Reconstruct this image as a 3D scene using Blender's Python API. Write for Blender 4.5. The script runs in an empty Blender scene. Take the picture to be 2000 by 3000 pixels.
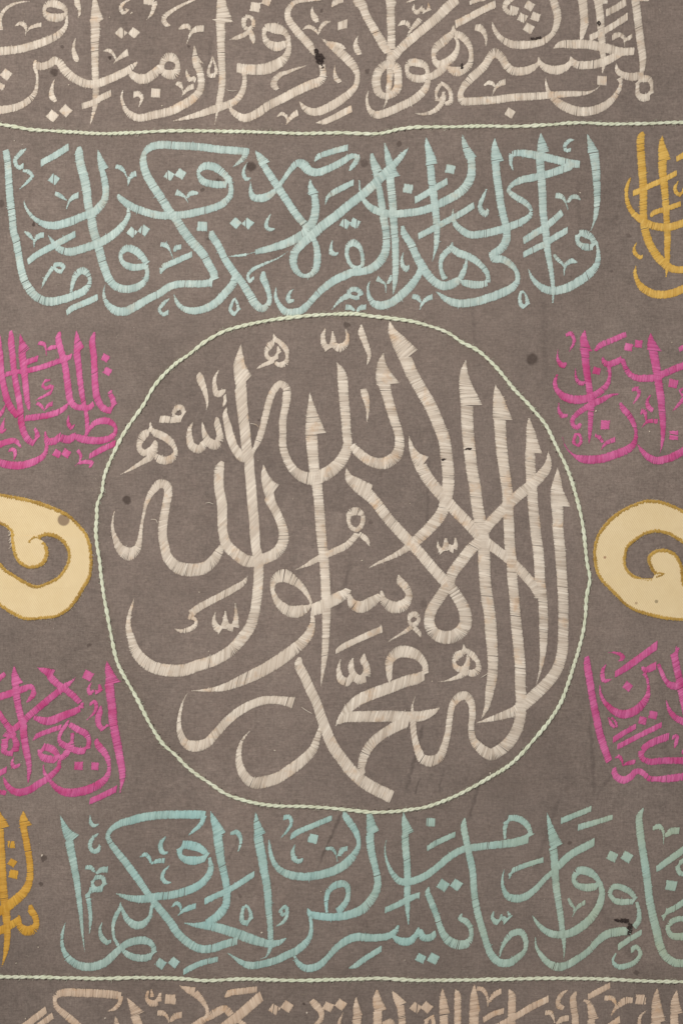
import bpy, math, random
from mathutils import noise, Vector, geometry

# ------------------------------------------------------------------ camera, world, lamps, exposure
sc = bpy.context.scene
C = bpy.context.collection
S = 0.001                      # one unit of the tracing is one millimetre on the cloth
Z0 = 1.9                       # height of the middle of the photographed part of the cloth

cam = bpy.data.cameras.new("camera"); camo = bpy.data.objects.new("camera", cam); C.objects.link(camo)
DIST = 5.2
cam.sensor_fit = 'VERTICAL'; cam.sensor_height = 36.0
cam.lens = 36.0 * DIST / 3.0
cam.clip_end = 100.0
camo.location = (0, -DIST, Z0); camo.rotation_euler = (math.radians(90), 0, 0)
sc.camera = camo

w = bpy.data.worlds.new("World"); sc.world = w; w.use_nodes = True
w.node_tree.nodes["Background"].inputs[0].default_value = (1.0, 0.99, 0.985, 1)
w.node_tree.nodes["Background"].inputs[1].default_value = 0.43

lamp = bpy.data.lights.new("gallery_spot", 'SPOT')          # the hall's soft ceiling spot, above and left of the viewer
lamp.energy = 960; lamp.color = (1.0, 0.975, 0.94); lamp.shadow_soft_size = .42
lamp.spot_size = math.radians(62); lamp.spot_blend = 1.0
lampo = bpy.data.objects.new("gallery_spot", lamp); C.objects.link(lampo); lampo.location = (-2.2, -5.3, Z0+2.5)
lampo.rotation_euler = (Vector((-.12, 0, Z0+.12))-lampo.location).to_track_quat('-Z', 'Y').to_euler()

sc.view_settings.view_transform = 'Standard'
sc.view_settings.look = 'None'
sc.view_settings.exposure = 0.0
sc.view_settings.gamma = 1.0
sc.view_settings.use_curve_mapping = False

random.seed(7)
R = random.random
def U(a, b): return a + (b - a) * R()

# ------------------------------------------------------------------ the cloth's surface
def relief(px, py):
    """depth of the cloth in mm towards the viewer"""
    a = noise.noise(Vector((px * .0016, py * .0011, 3.1))) * 9
    b = noise.noise(Vector((px * .0062, py * .0048, 9.7))) * 2.3
    c = noise.noise(Vector((px * .021, py * .013, 5.2))) * .5
    return a + b + c
def P(px, py, z=0.0):
    return ((px - 1000) * S, -(relief(px, py) + z) * S, (1500 - py) * S)

# ------------------------------------------------------------------ materials
def new_mat(name):
    m = bpy.data.materials.new(name); m.use_nodes = True
    nt = m.node_tree
    return m, nt, nt.nodes["Principled BSDF"]
def nd(nt, typ, **kw):
    n = nt.nodes.new(typ)
    for k, v in kw.items():
        if hasattr(n, k): setattr(n, k, v)
        else: n.inputs[k].default_value = v
    return n
def lin(r, g, b):
    f = lambda c: ((c / 255 + .055) / 1.055) ** 2.4 if c > 10 else c / 255 / 12.92
    return (f(r), f(g), f(b), 1)
def mixc(nt, fac, a, b, blend='MIX'):
    n = nt.nodes.new('ShaderNodeMix'); n.data_type = 'RGBA'; n.blend_type = blend
    for i, v in ((0, fac), (6, a), (7, b)):
        if hasattr(v, 'node'): nt.links.new(v, n.inputs[i])
        elif isinstance(v, (int, float)): n.inputs[i].default_value = v
        else: n.inputs[i].default_value = v
    return n.outputs[2]
def mth(nt, op, a, b=0.0, c=0.0, clamp=False):
    n = nt.nodes.new('ShaderNodeMath'); n.operation = op; n.use_clamp = clamp
    for i, v in enumerate((a, b, c)):
        if hasattr(v, 'node'): nt.links.new(v, n.inputs[i])
        else: n.inputs[i].default_value = v
    return n.outputs[0]
def noise_fac(nt, vec, scale, detail=4, rough=.6, stretch=None, lo=0.0, hi=1.0):
    v = vec
    if stretch:
        mp = nt.nodes.new('ShaderNodeMapping'); mp.inputs['Scale'].default_value = stretch
        nt.links.new(vec, mp.inputs[0]); v = mp.outputs[0]
    n = nt.nodes.new('ShaderNodeTexNoise'); n.inputs['Scale'].default_value = scale
    n.inputs['Detail'].default_value = detail; n.inputs['Roughness'].default_value = rough
    nt.links.new(v, n.inputs['Vector'])
    r = nt.nodes.new('ShaderNodeMapRange'); r.inputs[1].default_value = .28; r.inputs[2].default_value = .72
    r.inputs[3].default_value = lo; r.inputs[4].default_value = hi
    nt.links.new(n.outputs[0], r.inputs[0])
    return r.outputs[0]

STAINS = [(160,213,12,.75),(182,140,7,.6),(323,170,6,.9),(735,487,15,.8),(594,557,6,.6),(640,530,8,.7),(1168,421,6,.6),
  (1066,479,11,.55),(1557,1052,18,.75),(373,1464,13,.8),(1017,952,9,.6),(129,2515,9,.7),(121,2589,7,.7),(1668,2470,6,.6),
  (1863,2849,8,.6),(4,597,12,.55),(100,659,6,.9),(118,657,5,.8),(264,1891,6,.6),(1076,208,7,.6),(553,135,5,.6),(892,2942,5,.8),
  (942,30,5,.6),(704,2624,6,.5),(1790,795,5,.4),(1841,690,8,.35),(760,1230,4,.6),(196,2477,5,.4),(610,700,5,.5),(58,1755,9,.35),
  (1085,1530,7,.4),(1240,1770,10,.3),(330,1570,8,.3)]
STREAKS = [(1243,2110,1186,2330,9,.35),(1230,2280,1215,2330,5,.4),(1410,2270,1372,2400,8,.38),(1005,2370,935,2530,7,.45),
  (1640,2330,1560,2560,12,.2),(1725,2080,1740,2330,9,.3),(1800,2260,1745,2330,8,.25),(1300,2250,1285,2320,6,.22),(1030,1640,985,1800,12,.25),
  (1590,870,1600,1120,16,.16),(1255,1330,1250,1560,8,.25),(600,640,622,860,10,.16),(1690,520,1700,760,10,.16),(1385,900,1390,1010,8,.2),
  (1740,2640,1900,2870,26,.18),(620,100,604,290,8,.2),(700,2450,668,2520,6,.25),(1925,1900,1960,2330,20,.14)]

def cloth_material():
    m, nt, bs = new_mat("faded_wool_cloth")
    tc = nd(nt, 'ShaderNodeTexCoord'); v = tc.outputs['Object']
    big = noise_fac(nt, v, 1.5, 6, .66)
    col = mixc(nt, big, lin(118,105,98), lin(145,122,109))
    big2 = noise_fac(nt, v, 3.4, 6, .7)
    col = mixc(nt, mth(nt, 'MULTIPLY', big2, .55), col, lin(100,93,88))
    hue = noise_fac(nt, v, 55, 4, .7)
    col = mixc(nt, mth(nt, 'MULTIPLY', hue, .42), col, lin(123,116,104))
    hue2 = noise_fac(nt, v, 44, 4, .7, (1.3, 1, .8))
    col = mixc(nt, mth(nt, 'MULTIPLY', hue2, .34), col, lin(138,117,108))
    mid = noise_fac(nt, v, 22, 6, .78)
    col = mixc(nt, mth(nt, 'MULTIPLY', mth(nt, 'POWER', mid, 1.6), .5), col, lin(154,137,124))
    slub = noise_fac(nt, v, 26, 5, .75, (1, 1, 13))           # weft: long level streaks
    col = mixc(nt, mth(nt, 'MULTIPLY', slub, .50), col, lin(92,83,78))
    slubv = noise_fac(nt, v, 26, 5, .75, (13, 1, 1))          # warp
    col = mixc(nt, mth(nt, 'MULTIPLY', slubv, .34), col, lin(154,139,129))
    fib = noise_fac(nt, v, 130, 5, .85)
    col = mixc(nt, .30, col, mixc(nt, fib, lin(72,62,58), lin(184,166,154)))
    def scale_by(col, f):
        n = nt.nodes.new('ShaderNodeVectorMath'); n.operation = 'SCALE'; nt.links.new(col, n.inputs[0]); nt.links.new(f, n.inputs[3]); return n.outputs[0]
    col = scale_by(col, noise_fac(nt, v, 2.1, 8, .7, (1, 1, .8), .80, 1.24))      # uneven fading
    col = scale_by(col, noise_fac(nt, v, 17, 6, .75, (1, 1, 1.6), .88, 1.13))
    col = scale_by(col, noise_fac(nt, v, 70, 4, .8, (.45, 1, 3.2), .86, 1.15))    # woven grain
    col = scale_by(col, noise_fac(nt, v, 70, 4, .8, (3.2, 1, .45), .92, 1.09))
    # stains that soaked into the cloth
    wob = nd(nt, 'ShaderNodeTexNoise'); wob.inputs['Scale'].default_value = 60; nt.links.new(v, wob.inputs['Vector'])
    sub = nd(nt, 'ShaderNodeVectorMath', operation='SUBTRACT'); nt.links.new(wob.outputs['Color'], sub.inputs[0]); sub.inputs[1].default_value = (.5,.5,.5)
    scl = nd(nt, 'ShaderNodeVectorMath', operation='SCALE'); nt.links.new(sub.outputs[0], scl.inputs[0]); scl.inputs[3].default_value = .016
    add = nd(nt, 'ShaderNodeVectorMath', operation='ADD'); nt.links.new(v, add.inputs[0]); nt.links.new(scl.outputs[0], add.inputs[1])
    flat = nd(nt, 'ShaderNodeVectorMath', operation='MULTIPLY'); nt.links.new(add.outputs[0], flat.inputs[0]); flat.inputs[1].default_value = (1,0,1)
    acc = None
    for (x, y, r, k) in STAINS:
        d = nd(nt, 'ShaderNodeVectorMath', operation='DISTANCE'); nt.links.new(flat.outputs[0], d.inputs[0])
        d.inputs[1].default_value = ((x-1000)*S, 0, (1500-y)*S)
        f = nd(nt, 'ShaderNodeMapRange'); f.interpolation_type = 'SMOOTHSTEP'
        f.inputs[1].default_value = r*1.25*S; f.inputs[2].default_value = r*.7*S; f.inputs[3].default_value = 0; f.inputs[4].default_value = k*.86
        nt.links.new(d.outputs['Value'], f.inputs[0])
        acc = f.outputs[0] if acc is None else mth(nt, 'MAXIMUM', acc, f.outputs[0])
    col = mixc(nt, acc, col, lin(66,54,49))
    acc = None
    for (x0, y0, x1, y1, wd, k) in STREAKS:
        ax, az, bx, bz = (x0-1000)*S, (1500-y0)*S, (x1-1000)*S, (1500-y1)*S
        dx, dz = bx-ax, bz-az; L = math.hypot(dx, dz); tx, tz = dx/L, dz/L
        dot = nd(nt, 'ShaderNodeVectorMath', operation='DOT_PRODUCT'); nt.links.new(flat.outputs[0], dot.inputs[0]); dot.inputs[1].default_value = (tx, 0, tz)
        along = mth(nt, 'SUBTRACT', dot.outputs['Value'], ax*tx + az*tz + L/2)
        pr = nd(nt, 'ShaderNodeVectorMath', operation='DOT_PRODUCT'); nt.links.new(flat.outputs[0], pr.inputs[0]); pr.inputs[1].default_value = (-tz, 0, tx)
        side = mth(nt, 'ABSOLUTE', mth(nt, 'SUBTRACT', pr.outputs['Value'], -ax*tz + az*tx))
        f1 = nd(nt, 'ShaderNodeMapRange'); f1.interpolation_type = 'SMOOTHSTEP'
        for i, q in enumerate((wd*S, 0.0, 0.0, k)): f1.inputs[i+1].default_value = q
        nt.links.new(side, f1.inputs[0])
        f2 = nd(nt, 'ShaderNodeMapRange'); f2.interpolation_type = 'SMOOTHSTEP'
        for i, q in enumerate((L*.56, L*.36, 0.0, 1.0)): f2.inputs[i+1].default_value = q
        nt.links.new(mth(nt, 'ABSOLUTE', along), f2.inputs[0])
        f = mth(nt, 'MULTIPLY', f1.outputs[0], f2.outputs[0])
        acc = f if acc is None else mth(nt, 'MAXIMUM', acc, f)
    col = mixc(nt, acc, col, lin(62,54,52))
    nt.links.new(col, bs.inputs['Base Color'])
    bs.inputs['Roughness'].default_value = .92
    bs.inputs['Specular IOR Level'].default_value = .12
    bs.inputs['Sheen Weight'].default_value = .08
    bp = nd(nt, 'ShaderNodeBump'); bp.inputs['Strength'].default_value = .6; bp.inputs['Distance'].default_value = .0018
    nt.links.new(mth(nt, 'ADD', mth(nt, 'ADD', fib, mth(nt, 'MULTIPLY', slub, .8)), mth(nt, 'MULTIPLY', slubv, .5)), bp.inputs['Height'])
    nt.links.new(bp.outputs[0], bs.inputs['Normal'])
    return m

def thread_material(name, light, dark, alt, alt_amt=.5, alt_scale=4.0, rough=.55, rusty=0.0, crimson=0.0, sage=0.0):
    """silk floss: every thread has its own tone (tint), dye fades in large patches (alt)"""
    m, nt, bs = new_mat(name)
    tc = nd(nt, 'ShaderNodeTexCoord'); v = tc.outputs['Object']
    at = nd(nt, 'ShaderNodeAttribute'); at.attribute_name = 'tint'
    col = mixc(nt, at.outputs['Fac'], lin(*dark), lin(*light))
    fade = noise_fac(nt, v, alt_scale, 4, .6)
    col = mixc(nt, mth(nt, 'MULTIPLY', fade, alt_amt), col, lin(*alt))
    rust = noise_fac(nt, v, 17, 4, .65, None, -1.6, 1.0)
    if crimson: col = mixc(nt, mth(nt, 'MULTIPLY', mth(nt, 'MAXIMUM', noise_fac(nt, v, 13, 3, .6, None, -.9, 1.0), 0.0), crimson), col, lin(188,46,108))
    if rusty: col = mixc(nt, mth(nt, 'MULTIPLY', mth(nt, 'MAXIMUM', rust, 0.0), rusty), col, lin(205,158,106))
    if sage:                                         # sun-faded towards the right-hand end
        sx = nd(nt, 'ShaderNodeSeparateXYZ'); nt.links.new(v, sx.inputs[0])
        f = nd(nt, 'ShaderNodeMapRange')
        for i, q in enumerate((-.1, 1.1, 0.0, sage)): f.inputs[i+1].default_value = q
        nt.links.new(sx.outputs[0], f.inputs[0])
        col = mixc(nt, mth(nt, 'MULTIPLY', f.outputs[0], noise_fac(nt, v, 6, 4, .6, None, .3, 1.0)), col, lin(178,186,156))
    grime = noise_fac(nt, v, 38, 3, .6)
    col = mixc(nt, mth(nt, 'MULTIPLY', mth(nt, 'POWER', grime, 2.0), .26), col, lin(*dark))
    nt.links.new(col, bs.inputs['Base Color'])
    bs.inputs['Roughness'].default_value = rough
    bs.inputs['Specular IOR Level'].default_value = .3
    return m

M = {}
M['cloth'] = cloth_material()
M['cream'] = thread_material("cream_silk_floss", (246,234,217), (172,154,136), (236,218,197), .42, rusty=.55)
M['cream_warm'] = thread_material("tea_stained_silk_floss", (240,217,192), (180,152,128), (226,197,170), .5, rusty=.6)
M['turquoise'] = thread_material("pale_turquoise_floss", (214,226,216), (152,168,160), (188,214,210), .6, 5.0, rusty=.25)
M['sea'] = thread_material("grey_turquoise_floss", (200,218,206), (138,158,146), (164,210,208), .7, 3.6, sage=.95)
M['pink'] = thread_material("magenta_floss", (230,128,178), (176,60,116), (214,104,158), .45, 5.0, .5, crimson=.8)
M['yellow'] = thread_material("golden_yellow_floss", (238,200,112), (190,142,54), (226,180,78), .5, 5.0, .5)
M['amber'] = thread_material("amber_floss", (232,184,82), (184,130,38), (218,164,56), .5, 5.0, .5)
M['cord'] = thread_material("pale_green_cotton_cord", (238,238,216), (200,200,170), (222,230,200), .6, 6.0, .8)
M['edging'] = thread_material("ochre_edging_thread", (222,182,94), (138,102,40), (190,150,66), .6, 9.0, .6)
M['fray'] = thread_material("loose_fibre", (228,214,196), (190,172,150), (216,200,180), .4, 9.0, .7)
M['dark'] = thread_material("charred_fibre", (84,70,64), (36,28,27), (62,50,46), .5, 20.0, .9)

def twill_material():
    m, nt, bs = new_mat("cream_cotton_twill")
    tc = nd(nt, 'ShaderNodeTexCoord'); v = tc.outputs['Object']
    big = noise_fac(nt, v, 7, 4, .6)
    col = mixc(nt, big, lin(240,216,168), lin(246,224,180))
    mid = noise_fac(nt, v, 45, 4, .7)
    col = mixc(nt, mth(nt, 'MULTIPLY', mid, .2), col, lin(200,170,126))
    wv = nd(nt, 'ShaderNodeTexWave'); wv.bands_direction = 'X'; wv.inputs['Scale'].default_value = 66
    wv.inputs['Distortion'].default_value = 1.2; wv.inputs['Detail'].default_value = 2; wv.inputs['Detail Scale'].default_value = 3
    mp = nd(nt, 'ShaderNodeMapping'); mp.inputs['Rotation'].default_value = (0, math.radians(-28), 0)
    nt.links.new(v, mp.inputs[0]); nt.links.new(mp.outputs[0], wv.inputs['Vector'])
    col = mixc(nt, mth(nt, 'MULTIPLY', wv.outputs['Fac'], .42), col, lin(196,166,122))
    # soaked spots
    for (x, y, r, k, c) in ((188,1523,17,.78,(124,100,84)),(195,1504,9,.9,(84,56,42)),(204,1500,5,.8,(84,56,42)),(1770,1633,4,.6,(140,80,60)),(1862,1767,4,.6,(160,130,100)),(1921,1762,5,.6,(120,105,80))):
        d = nd(nt, 'ShaderNodeVectorMath', operation='DISTANCE')
        fl = nd(nt, 'ShaderNodeVectorMath', operation='MULTIPLY'); nt.links.new(v, fl.inputs[0]); fl.inputs[1].default_value = (1,0,1)
        nt.links.new(fl.outputs[0], d.inputs[0]); d.inputs[1].default_value = ((x-1000)*S, 0, (1500-y)*S)
        f = nd(nt, 'ShaderNodeMapRange'); f.interpolation_type = 'SMOOTHSTEP'
        for i, q in enumerate((r*1.2*S, r*.85*S, 0, k)): f.inputs[i+1].default_value = q
        nt.links.new(d.outputs['Value'], f.inputs[0])
        col = mixc(nt, f.outputs[0], col, lin(*c))
    nt.links.new(col, bs.inputs['Base Color'])
    bs.inputs['Roughness'].default_value = .85; bs.inputs['Specular IOR Level'].default_value = .15
    bp = nd(nt, 'ShaderNodeBump'); bp.inputs['Strength'].default_value = .3; bp.inputs['Distance'].default_value = .001
    nt.links.new(wv.outputs['Fac'], bp.inputs['Height']); nt.links.new(bp.outputs[0], bs.inputs['Normal'])
    return m
M['twill'] = twill_material()

# ------------------------------------------------------------------ mesh helpers
class Floss:
    """collects threads and builds them as one mesh"""
    def __init__(s): s.v, s.f, s.t = [], [], []
    def thread(s, x0, y0, x1, y1, hw, base, h, tint, tip=.55):
        """one satin stitch from (x0,y0) to (x1,y1): a rounded strip arching over the cloth"""
        dx, dy = x1-x0, y1-y0; L = math.hypot(dx, dy)
        if L < .4: return
        nx, ny = -dy/L, dx/L
        i = len(s.v)
        for u, wv_, hh in ((0, tip, 0), (.12, .95, .62), (.5, 1.05, 1), (.88, .95, .62), (1, tip, 0)):
            cx, cy = x0+dx*u, y0+dy*u; q = hw*wv_; z = base+h*hh
            s.v += [P(cx-nx*q, cy-ny*q, z), P(cx, cy, z+hw*.7), P(cx+nx*q, cy+ny*q, z)]
            s.t += [tint]*3
        for k in range(4):
            a = i+k*3
            s.f += [(a, a+1, a+4, a+3), (a+1, a+2, a+5, a+4)]
    def tube(s, pts, rad, n=6, tint=.6):
        """round strand through (px, py, z) points"""
        i0 = len(s.v); m = len(pts)
        vs = [Vector(P(*p)) for p in pts]
        for k in range(m):
            t = (vs[min(k+1, m-1)] - vs[max(k-1, 0)]).normalized()
            a = t.cross(Vector((0, 1, 0)));  a = a.normalized() if a.length > 1e-6 else Vector((1, 0, 0))
            b = t.cross(a)
            r = (rad[k] if isinstance(rad, list) else rad) * S
            for j in range(n):
                an = 2*math.pi*j/n
                s.v.append(tuple(vs[k] + (a*math.cos(an) + b*math.sin(an))*r))
                s.t.append(tint[k] if isinstance(tint, list) else tint)
        for k in range(m-1):
            for j in range(n):
                a = i0+k*n+j; b = i0+k*n+(j+1) % n
                s.f.append((a, b, b+n, a+n))
    def build(s, name, mat, parent):
        me = bpy.data.meshes.new(name); me.from_pydata(s.v, [], s.f)
        a = me.attributes.new('tint', 'FLOAT', 'POINT'); a.data.foreach_set('value', s.t)
        me.polygons.foreach_set('use_smooth', [True]*len(me.polygons)); me.update()
        me.materials.append(mat)
        o = bpy.data.objects.new(name, me); C.objects.link(o); o.parent = parent
        return o

def curve(pts, closed=False, step=1.6):
    """Catmull-Rom through (x, y, w) points, resampled every STEP millimetres"""
    p = [tuple(q) for q in pts]; n = len(p)
    out = []
    rng = range(n) if closed else range(n-1)
    for i in rng:
        if closed: a, b, c, d = p[(i-1) % n], p[i], p[(i+1) % n], p[(i+2) % n]
        else:
            b, c = p[i], p[i+1]
            a = p[i-1] if i else tuple(2*b[k]-c[k] for k in range(3))
            d = p[i+2] if i+2 < n else tuple(2*c[k]-b[k] for k in range(3))
        def kn(u, v): return max(math.hypot(v[0]-u[0], v[1]-u[1]), 1e-3) ** .5
        t0 = 0; t1 = kn(a, b); t2 = t1+kn(b, c); t3 = t2+kn(c, d)
        m = max(3, int(math.hypot(c[0]-b[0], c[1]-b[1])/1.2))
        for j in range(m):
            t = t1+(t2-t1)*j/m
            L = lambda u, v, ta, tb: tuple(((tb-t)*u[k]+(t-ta)*v[k])/(tb-ta) for k in range(3))
            A1, A2, A3 = L(a, b, t0, t1), L(b, c, t1, t2), L(c, d, t2, t3)
            B1, B2 = L(A1, A2, t0, t2), L(A2, A3, t1, t3)
            q = L(B1, B2, t1, t2)
            lo, hi = min(b[2], c[2]), max(b[2], c[2])
            out.append((q[0], q[1], min(max(q[2], lo), hi)))
    out.append(p[0] if closed else p[-1])
    # resample
    res = [out[0]]; acc = 0
    for u, v in zip(out, out[1:]):
        d = math.hypot(v[0]-u[0], v[1]-u[1])
        if d < 1e-6: continue
        pos = step-acc
        while pos <= d:
            k = pos/d; res.append(tuple(u[j]+(v[j]-u[j])*k for j in range(3))); pos += step
        acc = d-(pos-step)
    return res

def wrap90(a):                                   # difference of two undirected directions
    return (a+90) % 180-90

STEP = .8
def stitch(fl, pts, closed, axes, base, pitch=2.6):
    """satin-stitch a calligraphic stroke: threads laid across it, leaning towards the embroiderer's usual slants (axes)"""
    c = curve(pts, closed, STEP); n = len(c)
    if n < 3: return
    th = []
    for i in range(n):
        a, b = c[max(i-6, 0)], c[min(i+6, n-1)]
        tan = math.degrees(math.atan2(-(b[1]-a[1]), b[0]-a[0]))
        perp = tan+90
        sw = sq = 0
        for ax in axes(c[i][0], c[i][1]):
            q = wrap90(ax-perp); k = math.exp(-(q/35)**2); sw += k; sq += k*q
        d = max(-46, min(46, .84*min(1, sw*8)*sq/max(sw, 1e-6)))
        th.append((perp+d, tan))
    sm = []
    for i in range(n):
        s0 = c0 = 0
        for j in range(max(0, i-20), min(n, i+21), 2):
            s0 += math.sin(math.radians(2*th[j][0])); c0 += math.cos(math.radians(2*th[j][0]))
        sm.append(math.degrees(math.atan2(s0, c0))/2)
    ph = U(0, 99); i = 0; lean = 0; slack = R()**2
    while i < n:
        x, y, wd = c[i]; wd *= .95
        if wd > 1.0:
            lean = lean*.86+U(-2.2, 2.2)
            a = sm[i]+lean
            sn = abs(math.sin(math.radians(a-th[i][1])))
            half = wd/2/max(sn, .58)
            ux, uy = math.cos(math.radians(a)), -math.sin(math.radians(a))
            e0, e1 = U(-1.0, .9), U(-1.0, .9)
            h0, h1 = half+e0, half+e1
            if h0+h1 > 1.2:
                tone = .53+.36*noise.noise(Vector((i*.022, ph, 0)))+.32*noise.noise(Vector((i*.13, ph, 4)))+U(-.24, .24)
                hw = pitch*U(.50, .66)*min(1, .45+wd/14)
                tone = min(1, max(0, tone))
                fl.thread(x-ux*h0, y-uy*h0, x+ux*h1, y+uy*h1, hw, base+U(0, .18), min(1.35, .35+wd*.035), tone)
                if R() < .012 and wd > 9:            # a strand that has come loose
                    k = U(2, 5.5); a2 = math.radians(a+U(-25, 25)); vx, vy = math.cos(a2), -math.sin(a2)
                    sd = 1 if R() < .5 else -1; hh = h1 if sd > 0 else h0
                    fl.thread(x+sd*ux*hh*.5, y+sd*uy*hh*.5, x+sd*(ux*hh+vx*k), y+sd*(uy*hh+vy*k), .7, base+.8, 1.2, min(1, tone+.15))
                if R() < .22:                        # a second, finer strand lying slightly askew over it
                    k = U(-1.6, 1.6)
                    fl.thread(x-ux*h0+k, y-uy*h0, x+ux*h1-k, y+uy*h1, hw*.35, base+.45, min(1.4, .4+wd*.035), min(1, max(0, tone+U(-.3, .3))))
        adv = pitch*U(.75, 1.3)
        if R() < .025+.30*slack*max(0, noise.noise(Vector((i*.008, ph, 11)))+.15): adv += U(.3, 1.9)   # the floss has parted here
        i += max(1, int(round(adv/STEP)))

def dot(fl, cx, cy, size, ang, slant, base, pitch=2.6):
    """a rhombic dot filled with parallel stitches"""
    hs = size/2; k = -hs
    a = math.radians(ang); s = math.radians(slant)
    corners = []
    for sx, sy in ((-1,-1),(1,-1),(1,1),(-1,1)):
        x, y = sx*hs*U(.94, 1.06), sy*hs*U(.92, 1.04)
        corners.append((x*math.cos(a)-y*math.sin(a), x*math.sin(a)+y*math.cos(a)))
    ux, uy = math.cos(s), -math.sin(s); nx, ny = -uy, ux
    pr = [q[0]*nx+q[1]*ny for q in corners]
    t = min(pr)+1; tone0 = U(.4, .7)
    while t < max(pr)-.5:
        hits = []
        for i in range(4):
            p, q = corners[i], corners[(i+1) % 4]; pa, pb = pr[i], pr[(i+1) % 4]
            if (pa-t)*(pb-t) < 0:
                f = (t-pa)/(pb-pa); x = p[0]+(q[0]-p[0])*f; y = p[1]+(q[1]-p[1])*f
                hits.append(x*ux+y*uy)
        if len(hits) == 2 and R() > .02:
            l, h = min(hits)-U(-.6, 1), max(hits)+U(-.6, 1)
            fl.thread(cx+nx*t+ux*l, cy+ny*t+uy*l, cx+nx*t+ux*h, cy+ny*t+uy*h, pitch*U(.5, .64), base+U(0, .2), 1.0, min(1, max(0, tone0+U(-.2, .25))))
        t += pitch*U(.82, 1.15)

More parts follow.
